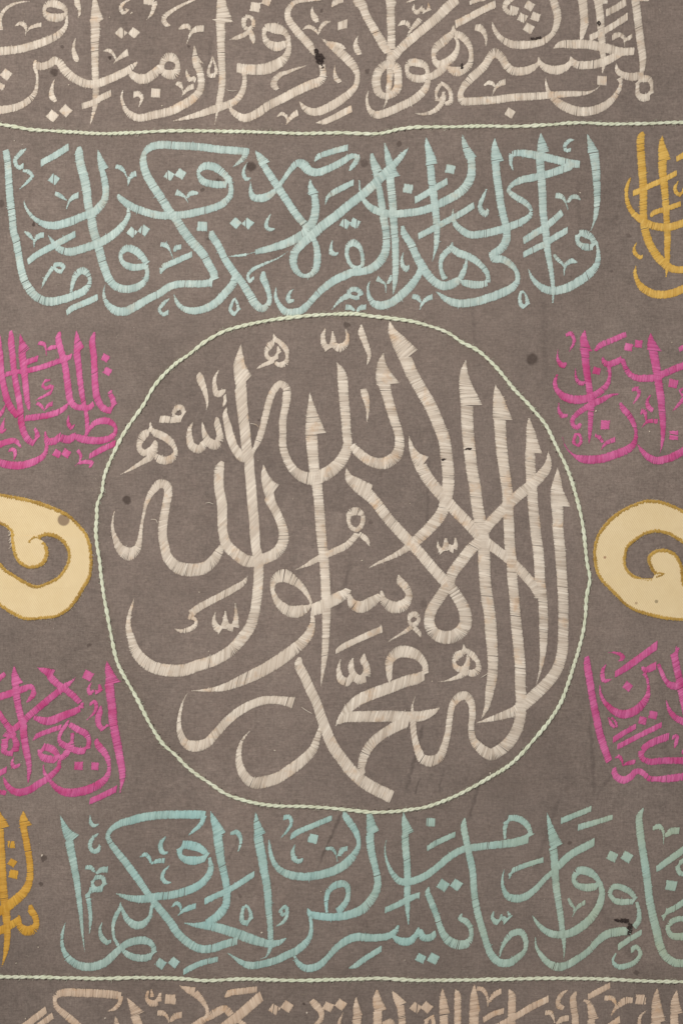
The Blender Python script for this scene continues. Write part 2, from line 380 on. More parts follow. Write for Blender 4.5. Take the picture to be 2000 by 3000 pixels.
# ------------------------------------------------------------------ tracing of the embroidery: x,y,width along every stroke
TRACE = """
# top
@ top 0 0
l 290,15,6 200,20,18 110,48,28 50,88,34 10,150,40 0,210,50 5,275,60
l o 412,100,36 440,45,60 500,38,78 585,70,60 612,120,36 570,160,70 500,165,86 440,150,70 / 620,150,22 608,240,40 545,320,65 440,375,75 350,408,78 200,450,80 0,473,82 -60,478,82
v 145,240,10 190,215,40 230,235,45 245,280,20 237,330,6 / 380,230,45 330,240,42 280,262,25 250,295,8
v 712,-5,60 715,40,60 735,90,35 735,130,25 720,172,5
l 868,-60,10 875,20,50 880,100,85 893,178,118 880,196,95 880,300,88 875,420,78 876,550,70 880,700,68 885,830,64 880,920,58 872,1000,42 852,1080,25 828,1160,4
v 1195,0,12 1145,25,28 1112,75,36 1135,118,40 1170,112,35 1160,80,20
v 1325,15,55 1365,15,70 1420,20,60 1415,75,42 1390,135,28 1347,187,4
d 1115,307,80,42
d 1233,303,78,40
v 960,470,12 1000,465,40 1040,495,28 1062,540,18 1065,560,8 / 1175,485,62 1120,520,44 1075,555,22 1045,592,5
v 703,348,5 685,400,25 680,460,34 692,510,52 705,548,55 712,568,30
l 330,560,25 325,620,40 345,690,26 345,780,30 320,870,50 250,940,65 150,990,72 0,1015,80 -60,1020,80 / 335,608,80 400,612,75 460,592,75 510,560,78 550,580,75 610,660,85 680,720,85 780,768,82 880,775,80 1000,735,80 1100,690,75 1180,650,70 1230,605,45 1270,570,8
l 1190,660,45 1230,700,70 1290,730,96 1350,720,92 1420,675,88 1480,610,60 / o 1490,600,50 1530,530,80 1590,530,85 1635,600,46 1600,680,95 1545,685,88 1490,650,60
d 60,690,85,38
d 15,797,60,30
v 505,735,5 485,800,30 478,860,50 490,905,58 520,938,30
d 488,1068,88,40
d 607,1022,88,42
v 762,980,60 850,950,60 930,905,62 1025,858,65
v 1235,870,60 1280,865,55 1305,900,35 1295,945,22 1275,988,5
d 1435,855,85,3
l 1130,835,10 1120,890,25 1135,960,35 1165,1020,50 1210,1060,68 1280,1085,74 1400,1060,80 1568,1020,85 1668,970,85 1768,910,80 1838,830,72 1850,740,70 1830,640,70 1805,590,72 1793,530,60 1790,470,35 1786,410,4 / 1805,530,40 1835,560,30 1870,582,6
@ top 500 0
l 225,-5,22 100,50,30 0,110,40 -50,150,50 -62,190,50 -40,225,45 0,237,14
v 80,265,20 120,245,50 165,240,45 180,280,18 / 300,262,65 250,265,65 200,290,40 175,330,22 150,400,5
l 460,-40,50 465,0,85 470,60,100 482,130,135 487,180,148 460,198,95 462,300,85 462,420,75 468,560,72 475,700,65 470,800,65 458,880,65 445,950,62 425,1040,25 405,1155,5
d 778,65,88,8
d 880,10,72,20
v o 672,220,45 680,170,50 715,150,35 755,180,36 755,240,40 715,270,50 685,255,40 / 740,270,40 690,310,45 620,340,45 580,352,25 545,362,5 / 735,290,50 750,340,55 760,380,35 762,402,10
l o 857,310,40 880,255,70 960,260,104 1040,290,72 1078,370,40 1020,420,85 960,425,92 890,390,70 / 1085,330,30 1085,440,50 1050,530,78 980,590,100 880,630,110 780,640,104 690,635,98 612,622,92 / 676,670,48 680,720,46 675,780,50 650,860,60 590,930,65 500,970,75 380,1010,75 260,1050,60 130,1085,35 20,1112,4
v o 372,570,22 350,640,28 355,690,40 385,695,45 415,680,40 415,620,28 395,550,18 385,520,8
v 145,635,6 150,680,25 175,725,50 215,725,55 228,745,30
v 55,765,30 80,770,50 105,810,25 118,850,12 / 210,795,55 175,805,50 140,835,35 100,888,5
l 1375,0,12 1250,5,30 1140,22,45 1085,80,58 1075,150,62 1110,220,74 1190,320,80 1270,410,80 1325,505,40 / 1318,498,9 1350,550,9 1392,606,9 / 1390,600,60 1400,690,60 1370,745,85 1280,780,88 1150,840,86 1020,910,82 900,970,82 790,1045,80 680,1085,82 600,1050,62 555,1005,42 543,978,20
v 1240,605,6 1160,630,24 1080,660,36 1000,690,50 955,740,60 950,790,65 985,828,36
v 1303,55,5 1300,110,35 1325,165,62 1345,202,36
v 1215,270,10 1265,245,40 1310,260,40 1345,300,18 1358,328,8 / 1470,195,10 1410,215,40 1375,260,30 1355,320,10
l 1385,352,5 1430,390,40 1500,430,85 1568,490,90 1638,560,90 1698,640,66 1715,700,48 1698,790,56 1638,860,70 1568,915,80 1480,970,86 1400,1010,84 1320,1030,75 1250,1010,65 1210,970,40 1185,930,5 / 1480,400,40 1560,425,50 1613,450,8
v 1338,1128,8 1400,1120,50 1480,1090,60 1568,1045,65 1660,998,65
v 1507,605,5 1505,670,30 1520,720,50 1550,755,45
v 980,1070,10 1020,1045,35 1060,1065,35 1072,1110,15 / 1165,1035,60 1125,1060,50 1090,1100,35 1060,1145,5
v 1580,-10,60 1510,20,60 1475,65,8
v 1540,240,75 1625,215,85
@ top 1000 0
v 155,328,5 130,390,35 140,450,62 165,500,50
l 150,-30,110 170,30,110 195,60,90 220,130,80 270,220,80 330,320,85 390,420,92 430,490,70 / 1060,-10,95 980,60,95 880,160,92 760,260,88 640,360,88 540,450,85 480,520,88 440,560,60 / o 318,760,88 345,650,85 420,590,80 500,620,85 520,740,75 505,830,80 420,885,60 345,855,75
l 440,-20,80 455,30,100 452,60,80 452,130,80 455,250,78 458,380,75 455,480,80 450,560,88 445,700,58 430,830,52 415,920,25 385,998,4
v 665,40,8 660,85,30 685,110,46 720,100,46 740,50,8 / 745,85,25 760,110,44 795,95,44 798,25,8
v 600,20,15 640,5,24 690,-15,24
v 520,235,12 570,205,48 605,220,45 630,265,18 / 720,180,50 700,205,58 670,235,45 640,275,30 600,330,5
v 1050,222,72 1150,170,68 1270,105,68 1415,35,68
v 1180,25,40 1250,0,40 1320,-10,30
l 1030,240,20 1020,300,55 950,370,85 870,440,78 845,520,42 880,590,72 950,580,80 1020,530,72 1060,450,45 1065,390,30 1040,340,30 / 1045,310,60 1110,340,75 1170,420,55 1190,500,42 1170,600,62 1110,650,80 1050,660,95 1000,640,60 970,610,20 / 960,600,70 900,660,76 830,700,72 790,710,50
l o 600,640,40 625,580,70 700,580,80 770,610,60 785,670,30 755,720,72 690,725,78 625,700,60 / 795,650,30 790,760,55 750,840,75 660,920,80 530,985,80 400,1040,80 310,1055,75 260,1015,50 235,945,30 235,880,20 252,830,5
v 925,760,25 880,820,40 868,880,25 890,930,45 925,900,40 940,840,30 / 930,770,40 985,820,40 1005,890,40 990,945,52 955,955,40 / 940,880,45 920,950,50 860,1015,48 790,1045,35 720,1050,20 670,1043,4
v 1310,785,15 1350,762,40 1390,775,35 1405,800,15 / 1500,755,60 1455,770,50 1415,810,30 1382,880,5
v 1230,250,60 1265,255,75 1305,295,50 1325,360,28 1325,428,6
l 1385,205,8 1400,260,35 1440,330,50 1500,380,65 1568,410,75 1668,412,82 1768,405,72 1858,375,65 1928,320,50 1968,250,60 1983,150,75 1963,60,78 1938,-20,76
d 1545,1040,78,30
v 1580,-20,40 1510,30,60 1500,80,45 1545,120,48 1580,125,40
@ top 1500 0
d 155,55,78,30
d 92,165,78,25
d 212,155,78,20
d 152,260,82,30
d 15,95,76,15
l 640,-20,90 650,50,85 658,150,82 660,230,80 650,290,60 635,360,30
l 785,-20,90 795,60,78 805,150,75 812,250,72 820,370,70 830,480,60 838,600,35 825,675,5 / 820,5,60 872,20,30
v 862,118,65 940,80,65 1045,15,70
v 712,350,60 780,315,60 860,275,60 950,220,60 1058,150,65
v 920,345,45 950,325,58 1000,325,45 1025,360,25 1030,425,5 / 1095,330,30 1070,350,40 1040,365,30 1020,385,15
l 1120,-20,75 1135,60,80 1150,180,78 1165,300,78 1180,420,75 1195,520,72 1195,600,58 1190,660,45 / 1150,-5,40 1255,-2,30
l o 1148,800,35 1160,740,45 1215,720,72 1265,740,55 1278,810,30 1255,880,62 1205,900,76 1155,870,55 / 955,585,8 960,640,45 1000,680,60 1080,705,80 1150,700,80 1200,685,70
l 985,720,60 995,760,30 980,820,40 930,900,55 850,970,75 740,1015,85 620,1025,90 520,1000,88 430,950,80 370,900,60 330,840,40 310,770,25 305,715,5
l 380,440,8 430,410,60 560,405,88 700,410,88 850,440,92 1000,475,80 1115,470,72 / 1000,490,60 900,540,80 800,580,82 660,600,82 580,590,75 540,545,40 535,520,8 / 540,575,40 490,620,70 390,645,88 300,620,70 250,570,45 240,518,8 / 245,580,30 180,630,70 90,655,82 0,650,85 -58,600,78 -108,520,80 -168,485,90 -208,530,75 -268,620,78 -368,710,82 -448,800,68 -478,880,55 -458,930,78 -368,932,78 -168,920,78 0,897,76 200,885,74 350,875,72 500,865,62 620,860,48 700,850,28 760,825,10 805,785,5
d 822,740,85,3
@ cords 0 0
c 0,1145,38 120,1165,38 300,1195,38 500,1210,38 700,1220,38 1000,1232,38 1568,1203,38 1968,1205,38 2368,1215,38 2800,1228,38 3136,1223,38 3436,1232,38 3556,1215,38 3656,1190,38 3836,1172,38 4136,1168,38 4436,1160,38 4704,1165,38 5004,1150,38 5304,1130,38 5604,1140,38 5904,1135,38 6272,1125,38
@ upper 0 380
l 60,195,60 68,250,68 78,330,68 85,450,70 100,650,72 120,820,74 130,940,72 150,1005,75 175,1145,70 195,1265,72 225,1375,78 280,1475,84 350,1545,80 450,1580,84 580,1560,78 680,1525,75 770,1485,75 815,1435,50 828,1375,36 800,1315,62 760,1295,70 710,1325,60 680,1385,45 655,1495,22
v 250,178,8 200,215,45 150,270,40 150,320,40 180,350,40 220,335,50
v 220,380,25 265,385,40 300,430,35 260,480,30 185,548,6
v 385,310,62 430,285,58 520,235,62 635,162,62
d 500,458,80,35
v 515,590,40 560,610,45 600,640,22 620,655,10 / 722,605,58 680,620,48 645,655,28 615,730,8
l 730,165,40 730,210,75 740,300,82 775,430,88 800,560,84 815,700,80 840,800,82 865,940,86 900,1045,85 930,1165,82 960,1265,82 1000,1365,82 1060,1435,76 1150,1465,76 1260,1445,72 1330,1395,55 1355,1315,40 1340,1245,50 / o 1110,1155,38 1150,1095,65 1220,1098,75 1300,1160,70 1345,1235,50 1300,1260,60 1200,1260,70 1130,1220,50
l 903,190,8 915,240,40 938,320,78 960,372,96 / 942,375,46 960,450,64 975,560,65 965,640,68 920,710,76 860,760,78 760,800,75 640,850,80 520,880,78 440,880,70 370,850,52 300,800,35 245,720,25 225,655,5
v 1070,340,40 1110,350,45 1150,395,22 1175,450,10 / 1250,405,55 1215,420,50 1190,460,30 1180,515,6
l 1180,720,25 1182,780,42 1160,840,50 1110,905,68 1030,975,78 940,1030,82 850,1065,80 730,1105,80 640,1125,80 560,1105,70 510,1065,50 470,1005,28 445,970,5
d 1215,945,76,40
d 1325,925,82,35
v o 500,1265,30 520,1240,45 575,1245,45 585,1290,40 540,1300,40 / 490,1265,40 450,1325,35 410,1395,28 385,1460,5
v 262,1215,50 320,1165,58 500,1065,64 695,960,58
v 235,940,20 270,965,40 300,1000,25 313,1015,10 / 405,970,55 360,980,50 325,1015,30 318,1083,5
v 618,1680,45 660,1645,58 800,1585,60 905,1537,58
@ upper 420 380
l 825,340,5 870,305,30 925,255,52 940,200,56 / 968,198,58 900,195,72 700,180,75 500,155,75 300,145,78 150,140,78 60,165,70 10,220,52 0,290,68 15,370,76 50,450,82 120,560,84 180,650,84 240,750,84 300,820,86 370,930,88 460,1045,88 550,1145,84 600,1235,80 650,1335,76 630,1395,75 560,1415,70 440,1417,70 320,1420,72 240,1445,72 150,1505,72 50,1555,72 -87,1635,80 -167,1670,84 -247,1665,82 -317,1615,60 -352,1555,38 -362,1495,22 -349,1420,4
l o 505,390,35 545,340,68 630,335,80 710,380,75 780,460,60 750,500,65 640,500,72 545,470,66 / 785,440,50 805,530,45 795,610,55 730,680,70 620,725,72 500,755,75 370,780,75 220,790,75 100,780,75 0,750,75 -80,720,72 -150,680,70 -220,620,45 -230,595,12
v 165,1055,45 205,1060,48 240,1100,22 275,1190,6 / 345,1075,50 305,1085,50 275,1115,25
v 163,1320,20 185,1265,58 300,1210,58 445,1145,54
v 240,1555,8 190,1595,38 150,1655,30 180,1695,38 232,1677,45
d 240,420,74,30
d 345,405,78,32
d 850,860,80,42
d 960,862,80,38
d 542,888,88,5
v 305,575,62 340,590,45 380,615,22 415,675,5 / 500,582,20 460,580,48 425,590,40 400,625,15
v 955,300,6 922,370,26 925,425,40 950,455,38 990,445,10
v 1175,770,6 1135,840,30 1130,890,40 1165,920,40 1212,912,12
l 1030,195,8 1060,235,55 1105,300,100 1118,320,104 / 1100,318,62 1160,410,74 1230,520,74 1310,640,74 1390,760,74 1500,895,74
l 985,480,8 985,560,35 1010,620,64 1080,630,78 1150,610,74 1215,560,45 / 1255,505,42 1300,440,42 1350,370,50 1410,310,68 1470,310,74 1520,370,75 1568,390,74 1650,392,70
l 625,935,40 635,980,75 690,1065,70 750,1185,70 820,1295,75 900,1395,75 970,1505,80 1040,1615,82 1090,1645,72 1140,1615,55 1160,1545,45 1130,1435,58 1100,1365,70 1100,1305,30
l 855,1320,20 840,1355,58 825,1415,72 760,1495,76 660,1595,75 550,1650,72 450,1665,66 370,1645,52 310,1585,35 280,1505,5
v 1325,1123,4 1230,1185,14 1100,1240,28 1000,1290,35 960,1345,30 975,1390,40 1015,1365,25
v o 825,1575,25 800,1655,35 830,1690,40 870,1665,40 865,1605,30 838,1550,15
v 1378,1465,6 1335,1515,35 1335,1575,48 1385,1570,25
@ upper 880 380
l 10,320,74 60,370,74 110,395,72 200,380,72 300,340,68 400,285,64 470,245,52 545,248,36 / 528,255,40 500,310,50 470,350,38 450,382,10
v 130,295,8 160,250,50 250,215,55 350,185,58 435,165,62
v 230,685,8 250,620,35 300,580,54 400,530,58 490,485,50
l 90,460,10 95,520,50 115,578,92 122,590,96 / 128,600,66 138,680,74 135,760,78 110,850,86 40,950,90 -93,1028,82 -243,1082,72 -410,1125,52 / -400,1122,9 -455,1138,8 -510,1151,9 / -500,1150,28 -593,1160,18 -663,1167,6
l 990,170,6 930,240,52 870,310,64 770,410,88 680,500,88 580,590,86 450,690,86 330,790,88 190,895,88 100,975,86 10,1055,82 -50,1125,80 -65,1215,74 -40,1295,64 20,1343,42 80,1340,48 140,1285,64 155,1185,70 150,1095,62 125,1015,50 100,965,40
l 655,225,30 665,280,58 695,360,92 705,385,92 / 692,395,58 705,480,60 725,560,62 745,690,68 765,830,74 785,945,72 788,1045,72 770,1145,80 720,1225,84 640,1280,80 560,1305,72 480,1312,76 420,1335,80 330,1375,78 240,1435,74 160,1505,64 90,1585,60 30,1645,74 -30,1672,72 -133,1675,74 -183,1625,52 -228,1535,34 -223,1440,6 / o 425,1135,38 440,1065,52 490,1040,74 545,1085,46 570,1175,36 560,1255,42 500,1270,40 450,1225,38
l 772,125,8 790,200,45 815,300,75 840,400,110 855,437,120 / 822,437,78 828,520,80 840,620,78 848,720,75 855,850,72 862,960,72 868,1015,70 872,1165,66 872,1295,60 866,1405,48 857,1465,25 848,1523,5
d 410,865,78,30
d 500,862,78,28
d 985,545,82,10
d 1375,365,80,12
l 1485,50,8 1505,130,55 1545,220,88 1568,262,104 / 1564,262,76 1570,350,78 1560,440,84 1515,525,84 1430,600,82 1300,670,78 1150,735,75 1000,765,76 850,775,76 750,765,74 650,720,66 590,660,44 548,560,22 540,470,14
l 1152,78,8 1165,150,55 1190,240,85 1203,325,118 / 1192,335,72 1200,430,74 1213,530,74 1225,640,74 1240,760,70 1248,860,68 1250,985,56 1242,1085,40 1225,1155,18 1210,1210,5
v 1052,650,62 1130,605,60 1220,550,60 1345,475,58
v 1085,980,56 1210,915,60 1300,865,60 1420,800,60 1500,755,60 1590,695,58
l 935,890,30 950,955,64 1010,1045,74 1060,1155,76 1110,1245,84 1170,1335,80 1240,1405,80 1310,1435,84 1400,1415,88 1460,1375,58 1475,1335,30 / 1100,1265,50 1085,1325,64 1020,1425,78 930,1515,82 820,1595,78 720,1615,82 660,1585,62 625,1515,35 618,1445,20 635,1395,10
l 1390,1040,15 1380,1090,54 1310,1155,58 1285,1245,40 1300,1325,44 1330,1375,56 / 1395,1095,64 1450,1135,74 1540,1165,72 1620,1215,64 1690,1285,54 1720,1355,45 1710,1405,58 1640,1425,72 1560,1420,76 1490,1405,50 1465,1395,10 / 1525,1175,15 1515,1245,35 1485,1325,56 1465,1375,56
v 292,1020,10 280,1085,30 285,1130,50 320,1145,40 350,1135,12
v 942,1133,8 930,1195,30 940,1255,45 975,1280,58 1000,1260,20
v 705,1370,56 735,1390,36 775,1420,22 785,1505,8 / 830,1340,20 825,1375,36 800,1415,25
v 1030,1530,50 1075,1545,48 1105,1585,20 / 1207,1535,54 1160,1555,45 1120,1595,28 1095,1655,8
v 418,1632,56 460,1637,46 500,1665,14 / 597,1630,54 550,1637,48 515,1668,20
v o 440,1505,44 470,1470,48 520,1470,48 550,1505,48 520,1545,44 470,1535,38 / 440,1525,58 380,1555,45 330,1605,25 282,1658,5
@ upper 1320 380
l 20,735,10 18,800,30 40,870,54 100,925,66 170,965,72 280,960,74 400,935,76 540,890,72 650,845,68 725,790,48 738,750,30 / 738,745,30 720,710,46 660,655,58 580,610,60 530,560,40 555,510,44 640,465,68 780,435,72 900,405,72 1040,355,78 1110,325,80 / 570,370,10 550,310,30 560,230,52 610,215,64 700,222,74 850,250,78 1000,285,78 1100,310,80 1178,318,72
l 402,85,8 400,140,50 410,210,85 428,300,128 / 408,308,75 420,420,78 440,560,76 460,700,74 490,830,72 510,920,73 508,1005,80 470,1085,84 400,1130,74 365,1142,56 / 365,1130,40 390,1185,70 460,1190,74 540,1230,62 600,1305,44 612,1375,48 570,1445,72 480,1495,82 350,1545,84 200,1585,80 50,1595,78 -50,1555,58 -100,1515,30 -132,1490,8
l 825,35,10 830,100,64 845,215,122 / 815,222,80 820,330,78 830,450,77 840,600,77 845,750,74 862,885,72 875,985,70 885,1095,64 905,1215,55 925,1335,45 938,1455,36 940,1535,22 935,1590,14
v 668,1020,62 760,960,64 860,900,64 950,825,64 1020,760,58
v 668,1150,54 760,1100,60 860,1050,60 960,985,62 1075,920,56
v 1130,92,8 1080,105,40 1045,150,36 1055,190,35 1097,185,36
v 325,550,14 295,620,35 265,700,42 280,750,54 320,770,66 345,740,24
v 965,605,54 1010,610,50 1050,660,22 1075,740,8 / 1185,640,18 1150,615,45 1100,625,40 1075,670,25
l 1252,45,8 1275,110,50 1305,205,104 / 1312,220,92 1328,330,84 1335,450,75 1342,560,68 1340,680,58 1330,780,44 1310,860,18 1280,935,5
l o 1160,1020,40 1180,955,58 1240,960,78 1300,1005,54 1310,1065,54 1250,1080,72 1190,1060,56 / 1335,1025,20 1350,1115,35 1345,1215,54 1290,1305,78 1180,1390,84 1060,1455,84 940,1480,78 850,1460,72 780,1405,50 735,1345,30 712,1283,8
v 948,1150,25 980,1190,40 1020,1230,25 1045,1265,15 / 1155,1220,15 1110,1205,48 1060,1235,40 1042,1285,20 1040,1335,8
v o 652,1485,25 630,1545,32 650,1615,44 695,1615,44 695,1545,32 668,1495,20
@ yellow_r 1780 380 4.523
l 718,80,10 712,180,80 730,300,140 750,408,172 / 722,420,122 722,550,112 740,700,110 755,850,100 765,1000,98 775,1150,88 782,1300,95 788,1450,95 785,1600,85 785,1750,65 780,1870,40 768,1950,14
l 452,28,20 440,65,95 430,140,108 435,300,112 450,500,114 465,700,110 468,900,108 468,1100,106 480,1250,112 510,1400,115 560,1530,115 640,1660,120 740,1770,120 850,1840,105 995,1855,100 1120,1840,95
v 335,840,80 420,805,75 600,720,75 760,650,75 905,570,70
v 565,1140,40 605,1100,72 760,1050,75 965,980,70
l 295,640,25 250,750,50 245,880,55 270,1000,65 330,1100,80 420,1180,95 540,1250,108 700,1290,108 850,1280,108 995,1235,108 1120,1200,105
v 375,1495,8 345,1570,40 360,1640,58 430,1690,58 462,1670,30
l 370,1805,10 355,1880,45 385,2000,70 450,2090,102 560,2160,112 700,2185,114 850,2165,114 995,2110,110 1120,2060,100
v 910,385,70 995,340,80 1100,300,80
v 930,680,12 885,770,50 910,840,60 975,850,60 1020,760,50
@ pink_ul 0 950 4.3556
l -20,150,60 -5,300,80 10,450,85 22,620,88 50,780,88 85,920,92 140,1060,92 230,1170,88
l 140,90,40 145,200,88 165,400,84 185,600,82 215,800,84 245,950,84 265,1100,84 270,1200,85 290,1320,88 340,1440,94 410,1510,84 465,1480,70 480,1410,70 450,1335,40
l 260,135,12 280,250,90 310,372,188 / 290,375,95 300,500,98 315,600,95 330,750,85 345,900,80 360,1000,68 372,1060,44 380,1105,6
v 335,490,75 400,465,75 490,435,74
v 80,640,65 200,610,65 370,590,74 560,540,74 760,470,70 915,410,68
v 500,240,50 560,250,58 590,310,25 595,400,10 / 720,290,60 650,300,58 610,320,30
l 758,105,36 745,180,80 770,290,90 810,430,90 840,560,88 860,700,90 880,850,94 905,980,90 970,1050,84 1070,1065,84 1150,1060,74 1200,1010,58
l 980,90,12 985,200,80 1010,352,162 / 985,358,100 1000,480,90 1020,650,80 1045,850,75 1070,1000,64 1100,1120,54 1115,1250,54 1115,1350,48 1100,1420,36
l 1205,105,25 1180,200,80 1200,400,86 1210,600,86 1220,800,92 1250,960,94 1310,1060,94 1390,1100,84 1450,1050,74 1440,950,74 1405,880,56 1425,840,15
d 1350,430,88,28
d 1375,600,92,30
v 640,715,30 580,725,45 550,775,35 580,815,50 660,800,58 670,850,50 600,900,40 520,940,28 455,975,5
v 480,1010,50 530,1040,50 575,1110,10 / 670,1015,58 620,1035,45 580,1090,15
l 330,1200,84 450,1185,84 600,1165,84 750,1120,78 840,1060,55 872,1020,26
l 75,1030,15 40,1110,50 -20,1170,70
v 878,1165,10 875,1260,48 910,1320,60 945,1305,40
v 65,1200,8 35,1290,48 30,1370,60 75,1350,28
l 1100,1420,30 1150,1330,50 1220,1255,74 1340,1230,94 1440,1265,74 1480,1340,50 1440,1430,74 1340,1475,94 1200,1485,98 1060,1465,105 960,1430,80 / 955,1435,96 870,1470,112 770,1445,104 / 765,1445,98 690,1490,98 610,1490,92 585,1420,40 580,1370,20 / 600,1500,50 595,1600,50 560,1680,70 450,1750,94 300,1795,104 150,1800,108 0,1765,104 -80,1735,100
d 735,1650,96,32
d 850,1650,96,32
v 125,1605,45 180,1600,58 200,1670,40 180,1735,10
l -80,1560,80 0,1535,85 100,1500,84 200,1490,74 250,1540,40 275,1575,12
v 1000,1610,48 1035,1680,40 1015,1760,20 960,1810,6 / 1020,1770,40 1090,1755,55 1170,1770,68 1155,1830,20
v 1150,1680,68 1250,1625,78 1350,1575,78 1478,1515,74
@ pink_ur 1600 950 3.92
v 225,125,38 275,105,55 315,170,40 300,240,34 258,312,8
v 128,295,8 125,380,30 160,460,64 205,470,66 232,455,18
l 440,70,10 425,150,80 440,240,112 455,308,148 / 437,308,105 450,450,90 465,580,84 485,700,80 500,800,84 515,900,88 507,1000,74 503,1120,60 497,1230,48 490,1320,25 485,1380,5
v 560,300,40 620,240,70 760,180,68 910,115,64
d 940,262,88,12
d 1055,225,86,10
d 575,535,84,15
d 672,1155,102,3
d 1455,680,98,12
d 1458,1277,102,0
l 645,375,10 655,430,60 700,460,80 780,440,78 860,400,78 / 870,400,50 900,490,60 960,580,70 1050,620,80 1140,620,88 1230,615,88 1330,575,88 1450,520,85 1568,475,90 1660,445,90 / 715,490,50 725,580,40 700,680,60 630,760,80 520,830,85 400,865,104 280,860,104 180,820,88 115,750,60 95,660,45 125,570,20
v 332,510,8 335,600,30 370,670,54 420,680,50 440,665,20
l 840,798,6 740,815,38 650,860,70 560,900,80 450,960,74 350,1030,64 295,1100,55 310,1170,55 360,1180,58 395,1140,36
v 140,905,8 140,980,35 180,1050,58 235,1050,40
v o 320,1300,40 350,1255,35 390,1300,35 385,1370,40 345,1395,35 312,1360,40
l 850,905,30 880,970,75 950,1050,74 1000,1150,58 1025,1250,40 1010,1350,64 940,1430,94 800,1490,102 650,1540,104 500,1555,104 400,1545,92 335,1520,50 270,1470,18 210,1390,12 180,1290,6
v 560,1275,40 610,1305,50 645,1360,30 / 780,1325,64 710,1350,55 660,1390,34 625,1440,6
v 985,750,40 1040,740,58 1060,800,40 1030,860,30 990,915,8
v 1190,815,20 1155,880,35 1170,950,62 1215,990,56
v 1085,1010,50 1115,1000,54 1140,1080,25 1145,1120,15 / 1268,1115,64 1180,1110,45 1130,1140,25 1088,1190,6
l 1195,105,12 1205,200,90 1240,308,168 / 1225,312,105 1250,450,104 1268,560,98 1285,680,94 1305,800,94 1320,950,88 1330,1080,78 1335,1200,64 1330,1320,45 1315,1420,20 1300,1480,4
l 1045,1385,15 1090,1450,50 1170,1530,80 1270,1565,94 1400,1540,94 1500,1495,94 1660,1400,94
v 1610,720,30 1535,760,35 1550,810,35 1600,800,40 / 1575,850,50 1510,930,40 1445,998,6
v 1525,290,60 1610,245,70
@ app_l 0 1420 5.2267
p -450,110 0,140 250,180 500,230 700,290 900,370 1050,450 1200,590 1330,740 1395,900 1415,1050 1420,1200 1390,1420 1300,1590 1180,1780 1050,1930 850,2030 600,2060 380,2065 200,1990 50,1890 -100,1780 -450,1600 | -450,1000 -200,1090 0,1190 100,1290 250,1390 400,1480 560,1540 700,1510 900,1400 1000,1270 1050,1130 1040,1000 960,880 830,800 700,785 600,825 | 670,865 730,950 745,1080 690,1210 560,1275 420,1270 280,1180 210,1020 185,880 170,720 100,655 0,600 -450,480
e 640,850 560,815 500,840 460,895
@ app_r 1700 1420 5.2267
p 2050,600 1750,460 1568,390 1400,310 1200,245 1000,235 850,280 650,370 430,530 280,720 210,900 195,1100 220,1290 300,1460 420,1590 560,1730 700,1860 900,1960 1100,2020 1300,2060 1568,2085 2050,2100 | 2050,1850 1750,1720 1600,1550 1568,1400 1555,1260 1500,1130 1450,1060 1330,995 1180,990 1060,1060 1020,1160 1060,1270 1100,1340 1140,1375 | 1100,1435 1000,1440 870,1410 750,1330 690,1230 690,1100 720,970 850,850 1000,760 1200,730 1400,800 1568,905 1800,1080 2050,1250
e 1110,1360 1180,1345 1280,1360 1230,1400 1130,1425
@ medallion 300 930 2.8
v 1405,140,10 1412,190,36 1370,235,58 1345,280,35 1350,320,35 1378,342,40 1420,330,40 1445,290,40 1440,240,15 / 1418,180,42 1460,210,45 1505,260,50 1515,320,30 1500,375,50 1450,388,44 1415,370,25 / 1410,352,40 1360,375,35 1310,395,28 1262,425,5
l 1138,225,6 1128,290,45 1118,370,92 1128,440,118 1162,548,172 / 1133,552,104 1145,700,98 1160,850,92 1172,950,92 1182,1050,90 1200,1150,88 1207,1250,86 1220,1400,90 1232,1540,88 1240,1620,86 1250,1766,88 1260,1886,80 1276,1976,84 1282,2076,85 1275,2216,88 1265,2316,85 1245,2436,88 1213,2536,95 1150,2626,95 1060,2726,95 930,2806,96 800,2850,100 660,2893,104 504,2890,106 380,2846,104 280,2746,90 240,2636,68 215,2536,48 225,2436,33 245,2366,20 262,2308,5
v 785,468,45 800,495,70 830,570,54 850,630,40 862,700,22 855,762,5
v 958,428,6 925,490,28 920,560,38 940,625,58 980,620,50 1012,600,14 / 1005,640,24 1005,700,28 990,730,10
l 1020,740,10 1005,790,40 1025,880,64 1050,980,74 1090,1080,76 1150,1145,88 1195,1150,70 1240,1090,34 1280,1010,54 1310,920,58 1340,800,60 1370,680,60 1408,595,60 1460,548,62 1508,575,66 1512,660,72 1500,740,65 1480,840,65 1480,950,64 1480,1050,65 1503,1140,70 1558,1240,75 1628,1300,94 1718,1320,114 1828,1285,114 1928,1210,105 1985,1125,98 2010,1040,80 2003,960,78 1993,800,84 1978,640,85 1968,500,90 1950,420,52 1921,372,5
l 2308,292,6 2293,350,54 2298,430,112 2340,545,190 / 2308,548,106 2333,640,88 2368,760,86 2398,860,80 2428,950,78 2435,1050,84 2410,1130,98 2330,1190,104 2250,1195,94 2170,1165,84 2090,1100,80 2045,1050,55
v 1828,90,10 1808,150,40 1818,220,50 1858,255,58 1888,205,48 1888,115,14 / 1893,160,35 1903,225,54 1948,250,74 1998,210,48 2008,150,30 1996,100,10
v 2123,60,8 2123,120,60 2148,190,54 2173,260,48 2188,320,35 2170,388,6
v 2138,590,58 2153,640,64 2168,700,48 2176,770,28 2168,862,6
